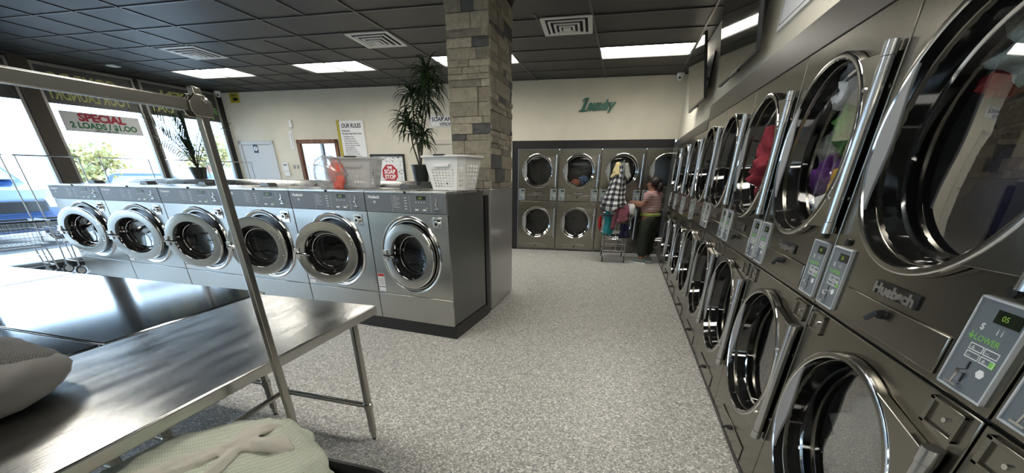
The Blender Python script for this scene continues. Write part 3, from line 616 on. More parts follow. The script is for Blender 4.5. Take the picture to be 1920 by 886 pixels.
# ---------------------------------------------------------------- back wall fittings
def onwall(name, lab, cat, group=None): return empty(name, (0, YB, 0), BANG, lab, cat, group)
def door(name, x0, x1, zt, mn):
    t = onwall(name, None, None); t['kind'] = 'structure'; x0, x1 = bx(x0), bx(x1)
    f = MB(mn); f.box(x0, x0 + .07, -.03, 0, 0, zt); f.box(x1 - .07, x1, -.03, 0, 0, zt); f.box(x0, x1, -.03, 0, zt - .07, zt); f.build('door_frame', t, bevel=.004)
    l = MB(mn); l.box(x0 + .075, x1 - .075, -.015, -.002, .01, zt - .075); l.build('door_leaf', t, bevel=.003)
    h = MB('chrome'); h.tube([(x1 - .13, -.015, 1.0), (x1 - .13, -.06, 1.0), (x1 - .22, -.06, 1.0)], .012, 8); h.build('door_handle', t); return t
dd = door('door_1', -8.345, -7.46, 2.09, 'door_paint'); door('door_2', -3.93, -2.95, 2.06, 'door_cream')
t = onwall('restroom_sign', 'small blue and white square sign on the grey door', 'sign'); b = MB(['dark_blue', 'paper']); X = bx(-7.93); b.box(X - .055, X + .055, -.020, -.016, 1.86, 2.02); b.ring([(.0001, -.022), (.045, -.022), (.045, -.02)], (X, 0, 1.94), n=20, mi=1); b.box(X - .006, X + .006, -.024, -.022, 1.915, 1.97); b.build('board', t, smooth=0)
t = onwall('mirror', 'brown wood framed mirror on back wall reflecting the shop windows', 'mirror')
b = MB('wood'); x0, x1, z0, z1 = bx(-6.87), bx(-5.90), .95, 2.10
for B_ in ((x0, x0 + .075, z0, z1), (x1 - .075, x1, z0, z1), (x0, x1, z0, z0 + .075), (x0, x1, z1 - .075, z1)): b.box(B_[0], B_[1], -.05, 0, B_[2], B_[3])
b.build('mirror_frame', t, bevel=.008); b = MB('mirror'); b.box(x0 + .07, x1 - .07, -.012, 0, z0 + .07, z1 - .07); b.build('mirror_glass', t, smooth=0)
t = onwall('rules_sign', 'white OUR RULES board with rows of small print on the back wall', 'sign')
b = MB(['paper', 'cream']); x0, x1 = bx(-5.80), bx(-5.26); b.box(x0, x1, -.03, -.0, 1.62, 2.43); b.build('board', t, bevel=.002)
b = MB('yellow_sign'); b.box(x0 - .055, x0 - .001, -.034, 0, 1.60, 2.44); b.build('edge_strip', t, smooth=0)
b = MB('black_ink'); b.text('OUR RULES', .105, (x0 + x1) / 2, 2.305, -.031, 0, .003, .0006, .2, w=.44, align='C'); b.text('Welcome', .045, x0 + .04, 2.235, -.031, 0, .001, .0005); b.text('We want to keep what is in here', .045, x0 + .04, 2.185, -.031, 0, .001, .0005, w=.44)
for i, s_ in enumerate(('No washing shoes or rugs', 'No dyeing in machines', 'No smoking please', 'Clean up after children', 'Do not overload the machines', 'We are not responsible for loss', 'Remove clothes when done', 'No loitering allowed', 'Thank you for your help', 'No pets inside the store', 'Keep the doors closed', 'Use the carts with care')): b.text(s_, .033, x0 + .07, 2.135 - i * .040, -.031, 0, .0003, .0005, w=.22 + .03 * (i % 5))
b.build('lettering', t, smooth=0)
t = onwall('soap_poster', 'black framed THE SOAP STOP poster with red octagon on speckled white', 'poster')
x0, x1, z0, z1 = bx(-5.20), bx(-4.44), 1.22, 1.82; b = MB('black')
for B_ in ((x0, x0 + .035, z0, z1), (x1 - .035, x1, z0, z1), (x0, x1, z0, z0 + .035), (x0, x1, z1 - .035, z1)): b.box(B_[0], B_[1], -.04, 0, B_[2], B_[3])
b.build('frame', t, bevel=.003)
b = MB(['paper', 'dark_blue']); b.box(x0 + .03, x1 - .03, -.012, 0, z0 + .03, z1 - .03); xm, zm = x0 + .40, z0 + .235
rp = random.Random(3)
for i in range(150):
    px_, pz_ = rp.uniform(x0 + .05, x1 - .05), rp.uniform(z0 + .05, z1 - .05)
    if abs(px_ - xm) < .2 and abs(pz_ - zm) < .2: continue
    s_ = rp.uniform(.005, .013); a = rp.uniform(0, 3); b.add([(px_ + s_ * math.cos(a + q) * (1.6 if q_ % 2 else 1), -.0125, pz_ + s_ * math.sin(a + q)) for q_, q in enumerate((0, 1.6, 3.1, 4.7))], [(0, 1, 2, 3)], 1)
b.build('print', t, smooth=0)
b = MB(['stop_red', 'white_ink']); b.prism([(xm + .185 * math.cos(R(22.5 + 45 * k)), zm + .185 * math.sin(R(22.5 + 45 * k))) for k in range(8)], -.016, -.012)
for s_, z_, h_, w_ in (('THE', zm + .095, .06, .11), ('SOAP', zm + .0, .11, .25), ('STOP', zm - .10, .11, .25)): b.text(s_, h_, xm, z_, -.0165, 1, .004, .0006, w=w_, align='C')
b.text('LAUNDRY SUPPLIES', .03, xm, zm - .15, -.0165, 1, .0005, .0006, w=.2, align='C'); b.build('octagon', t, smooth=0)
t = onwall('vending_sign', 'white SOAP AND CHANGE VENDING CENTER sign half hidden by palm and column', 'sign')
x0 = bx(-3.83); b = MB(['paper', 'black_ink']); b.box(x0, x0 + 1.0, -.015, 0, 2.285, 2.49)
for B_ in ((x0 + .015, x0 + .985, 2.295, 2.299), (x0 + .015, x0 + .985, 2.477, 2.481), (x0 + .015, x0 + .019, 2.295, 2.48)): b.box(B_[0], B_[1], -.016, -.014, B_[2], B_[3], 1)
b.build('board', t, smooth=0); b = MB('dark_blue'); b.text('SOAP AND CHANGE', .10, x0 + .05, 2.385, -.016, 0, .003, .0005, w=.90); b.text('VENDING CENTER', .075, x0 + .20, 2.31, -.016, 0, .002, .0005, w=.60); b.build('lettering', t, smooth=0)
t = onwall('yellow_sign', 'small yellow notice at top of back wall near ceiling corner', 'sign'); X = bx(-8.14); b = MB(['yellow_sign', 'black_ink']); b.box(X - .12, X + .10, -.012, 0, 2.80, 2.97); b.text('SMILE', .05, X - .08, 2.915, -.013, 1, .001, .0005, w=.14); b.box(X - .05, X + .05, -.0135, -.012, 2.835, 2.89, 1); b.box(X + .05, X + .08, -.0135, -.012, 2.85, 2.875, 1); b.build('board', t, smooth=0)
t = onwall('motion_sensor', 'small white box sensor high on back wall', 'sensor'); X = bx(-6.92); b = MB('white_plastic'); b.box(X - .035, X + .035, -.05, 0, 2.33, 2.47); b.build('housing', t, bevel=.008)
t = onwall('thermometer', 'tall narrow white thermometer on back wall left of the rules board', 'thermometer'); X = bx(-6.98); b = MB(['paper', 'black_ink']); b.box(X - .045, X + .035, -.015, 0, 1.93, 2.27); b.box(X - .006, X + .004, -.017, -.015, 1.97, 2.23, 1)
b.build('board', t, bevel=.003)
t = onwall('alarm_keypad', 'white alarm keypad beside the grey door', 'keypad'); X = bx(-7.27); b = MB(['white_plastic', 'handle_grey']); b.box(X - .075, X + .075, -.04, 0, 1.50, 1.66); b.box(X - .05, X + .05, -.043, -.04, 1.60, 1.64, 1); b.box(X - .06, X + .07, -.03, 0, 1.40, 1.49); b.build('housing', t, bevel=.006)
for k, xs_ in enumerate((-7.07, -6.98)):
    t = onwall('light_switch', ['small wall switch nearer the alarm keypad', 'small wall switch nearer the wood framed mirror'][k], 'switch', 'wall switches'); X = bx(xs_); b = MB(['handle_grey', 'white_plastic']); b.box(X - .022, X + .022, -.012, 0, 1.55, 1.62); b.box(X - .008, X + .008, -.018, -.01, 1.575, 1.60, 1); b.build('plate', t, bevel=.002)
t = onwall('laundry_lettering', 'teal script word laundry mounted on the back wall above the dryers', 'lettering')
b = MB('teal_letter'); xL = bx(-.955)
b.text('l', .27, xL + .045, 2.495, -.03, 0, .013, .012, .40); b.text('aundry', .20, xL + .16, 2.515, -.03, 0, .012, .012, .38, w=.50)
b.tube([(xL + .005, -.03, 2.49), (xL + .05, -.03, 2.505), (xL + .10, -.03, 2.49), (xL + .16, -.03, 2.505)], .010, 8); b.tube([(xL + .16, -.03, 2.515), (xL + .35, -.03, 2.524), (xL + .52, -.03, 2.53)], .008, 6); b.tube([(xL + .155, -.03, 2.675), (xL + .125, -.03, 2.69), (xL + .095, -.03, 2.675), (xL + .075, -.03, 2.64)], .010, 6)
b.build('script', t, smooth=.5)
def cctv(loc, lab, rz):
    t = empty('security_camera', loc, rz, lab, 'camera', 'white dome cameras'); b = MB('white_plastic'); b.ring([(.001, .0), (.06, 0), (.06, -.03), (.055, -.04), (.04, -.045)], axis='z', n=24)
    b.build('mount', t); e = MB(['white_plastic']); e.ring([(.045, -.04), (.047, -.06), (.04, -.085), (.02, -.10), (.001, -.105)], axis='z', n=24); e.build('dome', t)
    l = MB('black_gloss'); l.ring([(.0001, -.058), (.016, -.055), (.02, -.04)], (0, 0, -.07), n=16); l.build('lens', t)
cctv((.70, 8.03, 2.985), 'white dome camera in the far right ceiling corner', -.3); cctv((-8.38, 7.32, 2.985), 'white dome camera in the far left ceiling corner', .6)
# ---------------------------------------------------------------- hanging screens and the sign on the right wall
def screen(y0, y1, zb, ztp, xb_, xt_, lab):
    L_ = math.hypot(xb_ - xt_, ztp - zb); tilt = math.atan2(xb_ - xt_, ztp - zb)
    t = empty('television', (xb_, y1, zb), 0, lab, 'television', 'wall-mounted televisions'); t.rotation_euler = (0, 0, -PI / 2)
    Mt = Matrix.Rotation(tilt, 4, 'X'); w = y1 - y0
    b = MB('black'); b.box(0, w, .004, .03, 0, L_, 0, Mt); b.box(.25, w - .25, .03, .06, .08, L_ - .15, 0, Mt); b.build('housing', t, bevel=.004)
    b = MB('black_gloss'); b.box(.008, w - .008, 0, .004, .016, L_ - .008, 0, Mt); b.build('screen_glass', t, smooth=0)
    b = MB('dark_metal'); b.box(0, w, -.002, .006, 0, .012, 0, Mt); b.box(w * .4, w * .6, -.002, .02, -.012, 0, 0, Mt); b.build('bezel', t, bevel=.002)
    b = MB('black'); d = .83 - xb_
    for X in (w / 2 - .12, w / 2 + .12): b.box(X - .015, X + .015, .055, .075, .05, L_ - .1, 0, Mt)
    b.box(w / 2 - .2, w / 2 + .2, d - .02, d - .001, .18, .50); b.obox((w / 2 - .12, d - .02, .40), (w / 2 - .12, -.02 + .06 - math.tan(tilt) * .33, .42), .03, .03); b.obox((w / 2 + .12, d - .02, .25), (w / 2 + .12, .06 - math.tan(tilt) * .2, .27), .03, .03); b.build('wall_bracket', t)
screen(5.25, 6.38, 2.205, 2.80, .735, .625, 'far wall-mounted television tilted down above the dryers')
screen(3.37, 4.50, 2.175, 2.80, .735, .640, 'near wall-mounted television reflecting a ceiling light')
t = empty('wall_notice', (.83, 3.32, 0), -PI / 2, 'framed notice with dark lettering on the right wall, cut off by the frame top', 'sign')
b = MB(['paper', 'black_ink']); b.box(0, 1.1, -.012, 0, 2.262, 2.80)
for B_ in ((.02, 1.08, 2.285, 2.289), (.02, .024, 2.285, 2.78), (1.076, 1.08, 2.285, 2.78)): b.box(B_[0], B_[1], -.013, -.011, B_[2], B_[3], 1)
b.build('board', t, smooth=0); b = MB('black_ink'); b.text('NO DYEING', .15, .14, 2.52, -.013, 0, .006, .0005, .25, w=.82); b.text('IN DRYERS', .15, .24, 2.345, -.013, 0, .006, .0005, .25, w=.70); b.build('lettering', t, smooth=0)
# ---------------------------------------------------------------- steel folding tables
def table(x0, x1, y0, y1, z, lab, top, legs):
    t = empty('folding_table', ((x0 + x1) / 2, (y0 + y1) / 2, 0), 0, lab, 'table', 'stainless steel folding tables'); hx, hy = (x1 - x0) / 2, (y1 - y0) / 2
    b = MB(top); b.box(-hx, hx, -hy, hy, z - .045, z); b.build('table_top', t, bevel=.006)
    P = [(hx - .085, hy - .10), (-hx + .085, hy - .10), (-hx + .085, -hy + .10), (hx - .085, -hy + .10)]
    for X, Y in P:
        l = MB(['tube', 'rubber']); l.tube([(X, Y, .06), (X, Y, z - .045)], .021, 14); l.tube([(X, Y, .012), (X, Y, .06)], [.013, .018], 12); l.tube([(X, Y, 0), (X, Y, .014)], .011, 10, 1); l.ring([(.021, -.02), (.026, -.016), (.026, .016), (.021, .02)], (X, Y, .235), axis='z', n=14); l.build('leg', t)
    r = MB('tube')
    for a_, c_ in (((0, 1), 1), ((1, 2), 1), ((3, 2), 1)): r.tube([(*P[a_[0]], .235), (*P[a_[1]], .235)], .0155, 12)
    r.build('stretcher', t)
TZ = .812
table(-1.935, -1.18, -.22, 1.615, TZ, 'scratched steel folding table in the foreground, running toward the camera', 'table_steel', 0)
table(-3.56, -1.955, .885, 1.66, TZ, 'mirror-like steel table behind the foreground table, next to the washers', 'table_mirror', 0)
table(-3.56, -1.955, .08, .875, TZ, 'steel table at lower left behind the grey mesh bag', 'table_mirror', 0)
table(-5.2, -3.57, .885, 1.66, TZ, 'steel table at far left edge, mirroring the shop window', 'table_mirror', 0)
# ---------------------------------------------------------------- foreground cart with rack
t = empty('rolling_cart', (-1.0, .5, 0), 0, 'rolling laundry cart with square steel hanging rack and black tub, foreground', 'cart')
b = MB('black'); hx, hy = .37, .30
def rr(hx, hy, r, z, n=6):
    out = []
    for cx_, cy_, a0 in ((hx - r, hy - r, 0), (-hx + r, hy - r, 90), (-hx + r, -hy + r, 180), (hx - r, -hy + r, 270)):
        for i in range(n + 1): a = R(a0 + 90 * i / n); out.append((cx_ + r * math.cos(a), cy_ + r * math.sin(a), z))
    return out
def loft(mb, loops, mi=0, cap0=True, cap1=False):
    n = len(loops[0]); vs = [p for l in loops for p in l]; fs = []
    for k in range(len(loops) - 1):
        for i in range(n): fs.append([k * n + i, k * n + (i + 1) % n, (k + 1) * n + (i + 1) % n, (k + 1) * n + i])
    if cap0: fs.append(list(range(n))[::-1])
    if cap1: fs.append([(len(loops) - 1) * n + i for i in range(n)])
    return mb.add(vs, fs, mi)
loft(b, [rr(.31, .22, .05, .22), rr(.36, .265, .06, .565), rr(.385, .285, .07, .575), rr(.385, .285, .07, .59), rr(.37, .27, .06, .595), rr(.345, .25, .05, .56), rr(.30, .21, .05, .24)], 0, True, True)
b.build('tub', t, (.03, -.02, 0))
b = MB('tube')
for s_ in (-1, 1): b.obox((-.34, s_ * .3 + .0, .17), (.34, s_ * .3, .17), .03, .03); b.obox((s_ * .33, -.3, .17), (s_ * .33, .3, .17), .03, .03)
b.build('base_frame', t, bevel=.003)
for X, Y in ((-.32, -.28), (.32, -.28), (-.32, .28), (.32, .28)):
    c = MB(['rubber', 'chrome']); c.ring([(.02, -.015), (.05, -.013), (.055, 0), (.05, .013), (.02, .015)], (X, Y, .055), n=20); c.box(X - .02, X + .02, -.02 + Y, .02 + Y, .10, .155, 1); c.box(X - .015, X + .015, Y + .017, Y + .021, .05, .12, 1); c.box(X - .015, X + .015, Y - .021, Y - .017, .05, .12, 1); c.build('caster', t)
pv = (-.05, .355)
b = MB('tube'); b.box(pv[0] - .0105, pv[0] + .0105, pv[1] - .0105, pv[1] + .0105, .155, 1.628); b.build('rack_post', t, bevel=.003)
b = MB('tube'); b.box(pv[0] - .0105, pv[0] + .0105, -.771, -.75, .155, 1.62); b.box(pv[0] - .0105, pv[0] + .0105, -.75, -.3, .155, .176); b.build('rear_rack_post', t, bevel=.003)
b = MB('tube'); b.box(pv[0] - .010, pv[0] + .010, -.75, pv[1] - .012, 1.574, 1.600); b.build('rack_bar', t, bevel=.003)
b = MB('tube'); M_ = Matrix.Translation((pv[0], pv[1], 1.588)) @ Matrix.Rotation(PI / 2, 4, 'Z') @ Matrix.Diagonal((.55, .65, .55, 1))
b.prism([(-.045, -.045), (.03, -.045), (.045, -.02), (.045, .02), (.02, .045), (-.03, .045), (-.06, .015), (-.06, -.02)], -.024, -.017, 0, M_); b.prism([(-.045, -.045), (.03, -.045), (.045, -.02), (.045, .02), (.02, .045), (-.03, .045), (-.06, .015), (-.06, -.02)], .017, .024, 0, M_); b.build('bracket', t, bevel=.002)
b = MB('chrome'); b.ring([(.0001, -.005), (.006, -.004), (.007, 0), (.007, .003)], (0, 0, 0), n=14)
bo = b.build('bolt', t, (pv[0] + .0175, pv[1] + .008, 1.600)); bo.rotation_euler = (0, 0, PI / 2)
# bag in the cart: net bag with a gathered cloth neck
bg_ = empty('laundry_bag', (-1.03, .53, .60), 0, 'pale green net laundry bag lying in the foreground cart', 'bag')
lump('bag_body', (.015, 0, .02), (.325, .28, .12), 'net_green', 22, amp=.14, fr=2.0, n=72, flat=.05, parent=bg_)
b = MB('bag_cream'); rp = random.Random(5)
def gather(path, wid, cnt, r, seed):
    path = [Vector(p) for p in path]; rg_ = random.Random(seed)
    for k in range(cnt):
        q = (k / (cnt - 1) - .5) * 2; ph = rg_.uniform(0, 6); pts_ = []
        for i in range(len(path) * 3 - 2):
            t_ = i / 3; a_ = path[int(t_)]; c_ = path[min(int(t_) + 1, len(path) - 1)]; p = a_.lerp(c_, t_ - int(t_)); d_ = (c_ - a_) if (c_ - a_).length > 0 else (path[-1] - path[-2]); d_ = d_.normalized(); sd_ = d_.cross(Vector((0, 0, 1))).normalized()
            w_ = wid[min(int(t_), len(wid) - 1)] * (1 - (t_ - int(t_))) + wid[min(int(t_) + 1, len(wid) - 1)] * (t_ - int(t_)); pts_.append(p + sd_ * (q * w_ + .004 * math.sin(ph + i)) + Vector((0, 0, -abs(q) ** 2 * w_ * .5 + .003 * math.sin(ph * 2 + i * 1.3))))
        b.tube(pts_, r, 7)
gather([(-.31, -.24, .07), (-.20, -.18, .12), (-.08, -.10, .142), (.02, .0, .150), (.07, .08, .150)], [.055, .045, .035, .022, .010], 9, .0085, 1)
gather([(.07, .08, .152), (.13, .10, .150), (.16, .15, .115)], [.012, .035, .045], 8, .007, 2)
gather([(.07, .08, .155), (.05, .14, .150), (.03, .21, .11)], [.012, .028, .035], 7, .007, 3)
gather([(.08, .07, .150), (.10, -.05, .150), (.05, -.16, .145), (-.04, -.22, .12)], [.012, .018, .016, .012], 5, .006, 4)
o = b.build('gathered_neck', bg_); md = o.modifiers.new('remesh', 'REMESH'); md.mode = 'VOXEL'; md.voxel_size = .005; md.use_smooth_shade = True; md = o.modifiers.new('smooth', 'SMOOTH'); md.iterations = 4
tx = bpy.data.textures.new('folds', 'CLOUDS'); tx.noise_scale = .05; md = o.modifiers.new('disp', 'DISPLACE'); md.texture = tx; md.strength = .012
# bag on the table, left
bg_ = empty('mesh_laundry_bag', (-1.755, .43, TZ), 0, 'grey mesh laundry bag lying on the steel table at the left edge', 'bag')
lump('bag_body', (-.01, 0, .075), (.25, .24, .098), 'bag_cloth', 28, amp=.08, fr=1.7, n=56, flat=.068, parent=bg_)
lump('net_panel', (-.03, .03, .092), (.225, .205, .094), 'net_grey', 28, amp=.08, fr=1.7, n=48, flat=.03, parent=bg_)
# ---------------------------------------------------------------- things on the washers
def basket(name, mname, lab, hole_round, handle):
    t = empty(name, (0, 0, 0), 0, lab, 'laundry basket'); h = .265; L0, W0, L1, W1 = .175, .135, .225, .175; th = .006
    def face(mb, P, Q, nx, nz, holes, x_lo, x_hi, z_lo, z_hi):
        # lattice panel between bottom edge P0,P1 and top edge Q0,Q1
        P0, P1, Q0, Q1 = Vector(P[0]), Vector(P[1]), Vector(Q[0]), Vector(Q[1]); nrm = ((P1 - P0).cross(Q0 - P0)).normalized()
        def pt(u, v): return (P0.lerp(P1, u)).lerp(Q0.lerp(Q1, u), v)
        cell = []
        us = [0] + [x_lo + (x_hi - x_lo) * i / nx for i in range(nx + 1)] + [1]; vz = [0] + [z_lo + (z_hi - z_lo) * i / nz for i in range(nz + 1)] + [1]
        for i in range(len(us) - 1):
            for j in range(len(vz) - 1):
                u0, u1, v0, v1 = us[i], us[i + 1], vz[j], vz[j + 1]; op = 0 < i < len(us) - 2 and 0 < j < len(vz) - 2
                if not op:
                    q = [pt(u0, v0), pt(u1, v0), pt(u1, v1), pt(u0, v1)]; mb.add(q + [p - nrm * th for p in q], [(0, 1, 2, 3), (7, 6, 5, 4)])
                else:
                    n_ = 12; fr = .78; o_, vs_ = [], []
                    for k in range(n_):
                        a = 2 * PI * k / n_ + PI / 4; ca, sa = math.cos(a), math.sin(a); m_ = max(abs(ca), abs(sa)); ox, oz = ca / m_, sa / m_
                        if hole_round: ix, iz = ca * .66, sa * .8
                        else: q_ = abs(ca) + abs(sa); ix, iz = ca / q_ * .92, sa / q_ * .92
                        um, vm, du, dv = (u0 + u1) / 2, (v0 + v1) / 2, (u1 - u0) / 2, (v1 - v0) / 2
                        a1 = pt(um + ox * du, vm + oz * dv); a2 = pt(um + ix * du, vm + iz * dv); vs_ += [a1, a2, a1 - nrm * th, a2 - nrm * th]
                    fs_ = []
                    for k in range(n_):
                        k2 = (k + 1) % n_; fs_ += [[4 * k, 4 * k2, 4 * k2 + 1, 4 * k + 1], [4 * k + 2, 4 * k + 3, 4 * k2 + 3, 4 * k2 + 2], [4 * k + 1, 4 * k2 + 1, 4 * k2 + 3, 4 * k + 3]]
                    mb.add(vs_, fs_)
    b = MB(mname); cut = .05
    def oct_(L, W_, z, c): return [(L - c, -W_, z), (L, -W_ + c, z), (L, W_ - c, z), (L - c, W_, z), (-L + c, W_, z), (-L, W_ - c, z), (-L, -W_ + c, z), (-L + c, -W_, z)]
    lo, hi = oct_(L0, W0, .004, cut), oct_(L1, W1, h, cut)
    for k in range(8):
        k2 = (k + 1) % 8
        P, Q = (lo[k2], lo[k]), (hi[k2], hi[k])
        P, Q = (lo[k], lo[k2]), (hi[k], hi[k2])
        if k % 2 == 1 or True:
            long_ = k in (3, 7); side = k in (1, 5)
            if long_: face(b, P, Q, 7, 7, 1, .10, .90, .08, .66)
            elif side: face(b, P, Q, 4, 6, 1, .10, .90, .08, .80)
            else: face(b, P, Q, 1, 5, 1, .2, .8, .1, .75)
    b.add(lo, [list(range(8))[::-1]]); b.add([(x, y, .010) for x, y, z in lo], [list(range(8))])
    b.build('basket_wall', t, smooth=.4)
    r = MB(mname); q0, q1, q2, q3 = oct_(L1 + .0, W1 + .0, h - .004, cut), oct_(L1 + .022, W1 + .022, h, cut + .01), oct_(L1 + .022, W1 + .022, h + .014, cut + .01), oct_(L1 - .004, W1 - .004, h + .016, cut)
    loft(r, [q3, q2, q1, q0], 0, False, False); r.build('rim', t, bevel=.003)
    hd = MB(['black', mname])
    for s_ in (-1, 1): hd.box(-.055, .055, s_ * (W1 + .012) - .016, s_ * (W1 + .012) + .016, h + .010, h + .022, 0); hd.prism([(-.09, h - .05), (.09, h - .05), (.075, h - .075), (-.075, h - .075)][::-1], s_ * (W1 - .005) - .012, s_ * (W1 - .005) + .004, 1)
    hd.build('handle', t, bevel=.002); return t
bk = basket('laundry_basket', 'white_plastic', 'white plastic lattice laundry basket on rightmost washer beside the stone column', False, 1)
bk.location = (-1.50, 3.45, WT); bk.rotation_euler = (0, 0, R(-12))
bk2 = basket('laundry_basket', 'bin_plastic', 'translucent white laundry basket with oval holes standing behind the clear bag', True, 1)
bk2.location = (-2.60, 3.60, WT); bk2.rotation_euler = (0, 0, R(20))
bag = empty('plastic_bag', (-2.74, 3.36, WT), 0, 'clear plastic bag with red contents standing on the washers in front of the translucent basket', 'bag')
lump('bag_film', (0, 0, .14), (.165, .085, .14), 'bag_plastic', 31, amp=.25, fr=2.6, n=40, flat=.14, parent=bag)
lump('red_contents', (.085, -.012, .112), (.068, .05, .125), 'red_plastic', 32, amp=.35, fr=2, n=30, flat=.112, parent=bag)
# palms
def leaf_strip(mb, p0, d, L_, w, droop, rs_, n=6):
    d = Vector(d).normalized(); side = d.cross(Vector((0, 0, 1)));
    if side.length < .1: side = Vector((1, 0, 0))
    side.normalize(); pts = []; p = Vector(p0); dr = d.copy()
    for i in range(n + 1):
        t_ = i / n; pts.append((p.copy(), w * (math.sin(PI * min(1, .18 + t_ * .82)) ** .7 + .02)))
        dr = (dr + Vector((0, 0, -droop / n * (0.6 + t_)))).normalized(); p = p + dr * L_ / n
    vs = []
    for p, ww in pts: vs += [p - side * ww, p + Vector((0, 0, -ww * .5)), p + side * ww]
    fs = []
    for i in range(n): a = 3 * i; fs += [[a, a + 1, a + 4, a + 3], [a + 1, a + 2, a + 5, a + 4]]
    mb.add(vs, fs)
def pot(t, r0, r1, h, m='pot'):
    b = MB([m, 'soil']); b.ring([(.001, 0), (r0, 0), (r1, h - .02), (r1 + .006, h - .02), (r1 + .006, h), (r1 - .008, h), (r1 - .01, h - .03), (.001, h - .03)], axis='z', n=28, mis=[0] * 6 + [1]); b.build('pot', t)
PB = 1.369
base = wpt(.862, 1.0, PB)
pl = empty('potted_palm', base, 0, 'tall dracaena palm in dark pot on the ledge left of the stone column', 'plant'); pot(pl, .075, .095, .165)
st = MB('stem'); lf = MB('leaf'); rs = random.Random(4)
heads = [((.0, .0), (-.09, 0, .56), .25, 90), ((.01, .0), (-.03, .01, .83), .25, 80), ((.0, .01), (.16, .0, .98), .28, 80), ((.01, -.01), (.07, .02, .46), .21, 50), ((.0, 0), (.22, -.03, .90), .26, 60)]
for (bx_, by_), top, L_, n in heads:
    t0 = Vector((bx_, by_, .13)); t1 = Vector(top); mid = t0.lerp(t1, .5) + Vector((-.02, 0, 0)); st.tube([t0, mid, t1], [.010, .008, .007], 7)
    for i in range(n):
        s_ = rs.random(); p = mid.lerp(t1, .45 + .55 * s_) if i % 3 else t1; a = rs.uniform(0, 2 * PI); el = rs.uniform(.15, 1.25) if s_ > .4 else rs.uniform(-.1, .6)
        leaf_strip(lf, p, (math.cos(a) * math.cos(el), math.sin(a) * math.cos(el), math.sin(el)), L_ * rs.uniform(.75, 1.1), .0095, 1.9, rs, 8)
    for i in range(6): a = rs.uniform(0, 6.28); leaf_strip(lf, t0 + Vector((0, 0, .02)), (math.cos(a), math.sin(a), 1.2), .07, .008, 1.5, rs, 3)
st.build('stem', pl); lf.build('foliage', pl, smooth=.8)
base = wpt(4.617, 1.098, PB)
p2 = empty('potted_palm', base, 0, 'small feathery palm in black pot on the ledge in front of the shop window', 'plant'); pot(p2, .075, .10, .15)
st = MB('stem'); lf = MB('leaf'); rs = random.Random(9)
for i in range(16):
    a = rs.uniform(0, 2 * PI); lean = rs.uniform(.2, 1.0); H_ = rs.uniform(.50, .88); pts = [Vector((0, 0, .12))]
    d = Vector((math.cos(a) * lean * .45, math.sin(a) * lean * .4, 1)).normalized(); p = pts[0].copy()
    for k in range(9): d = (d + Vector((math.cos(a) * .07 * lean * 2, math.sin(a) * .07 * lean * 2, -.05 * lean))).normalized(); p = p + d * H_ / 9; pts.append(p.copy())
    st.tube(pts, [.005] * 4 + [.0035] * 6, 5)
    for k in range(3, 10):
        for s_ in (-1, 1):
            for q_ in (0, .5):
                pp = pts[k - 1].lerp(pts[k], q_); dd_ = (pts[k] - pts[k - 1]).normalized(); sd_ = dd_.cross(Vector((math.sin(a), -math.cos(a), .2))).normalized()
                leaf_strip(lf, pp, dd_ * .9 + sd_ * s_ * .9, .19 * (1.1 - k * .05), .0075, .6, rs, 3)
st.build('stem', p2); lf.build('foliage', p2, smooth=.8)
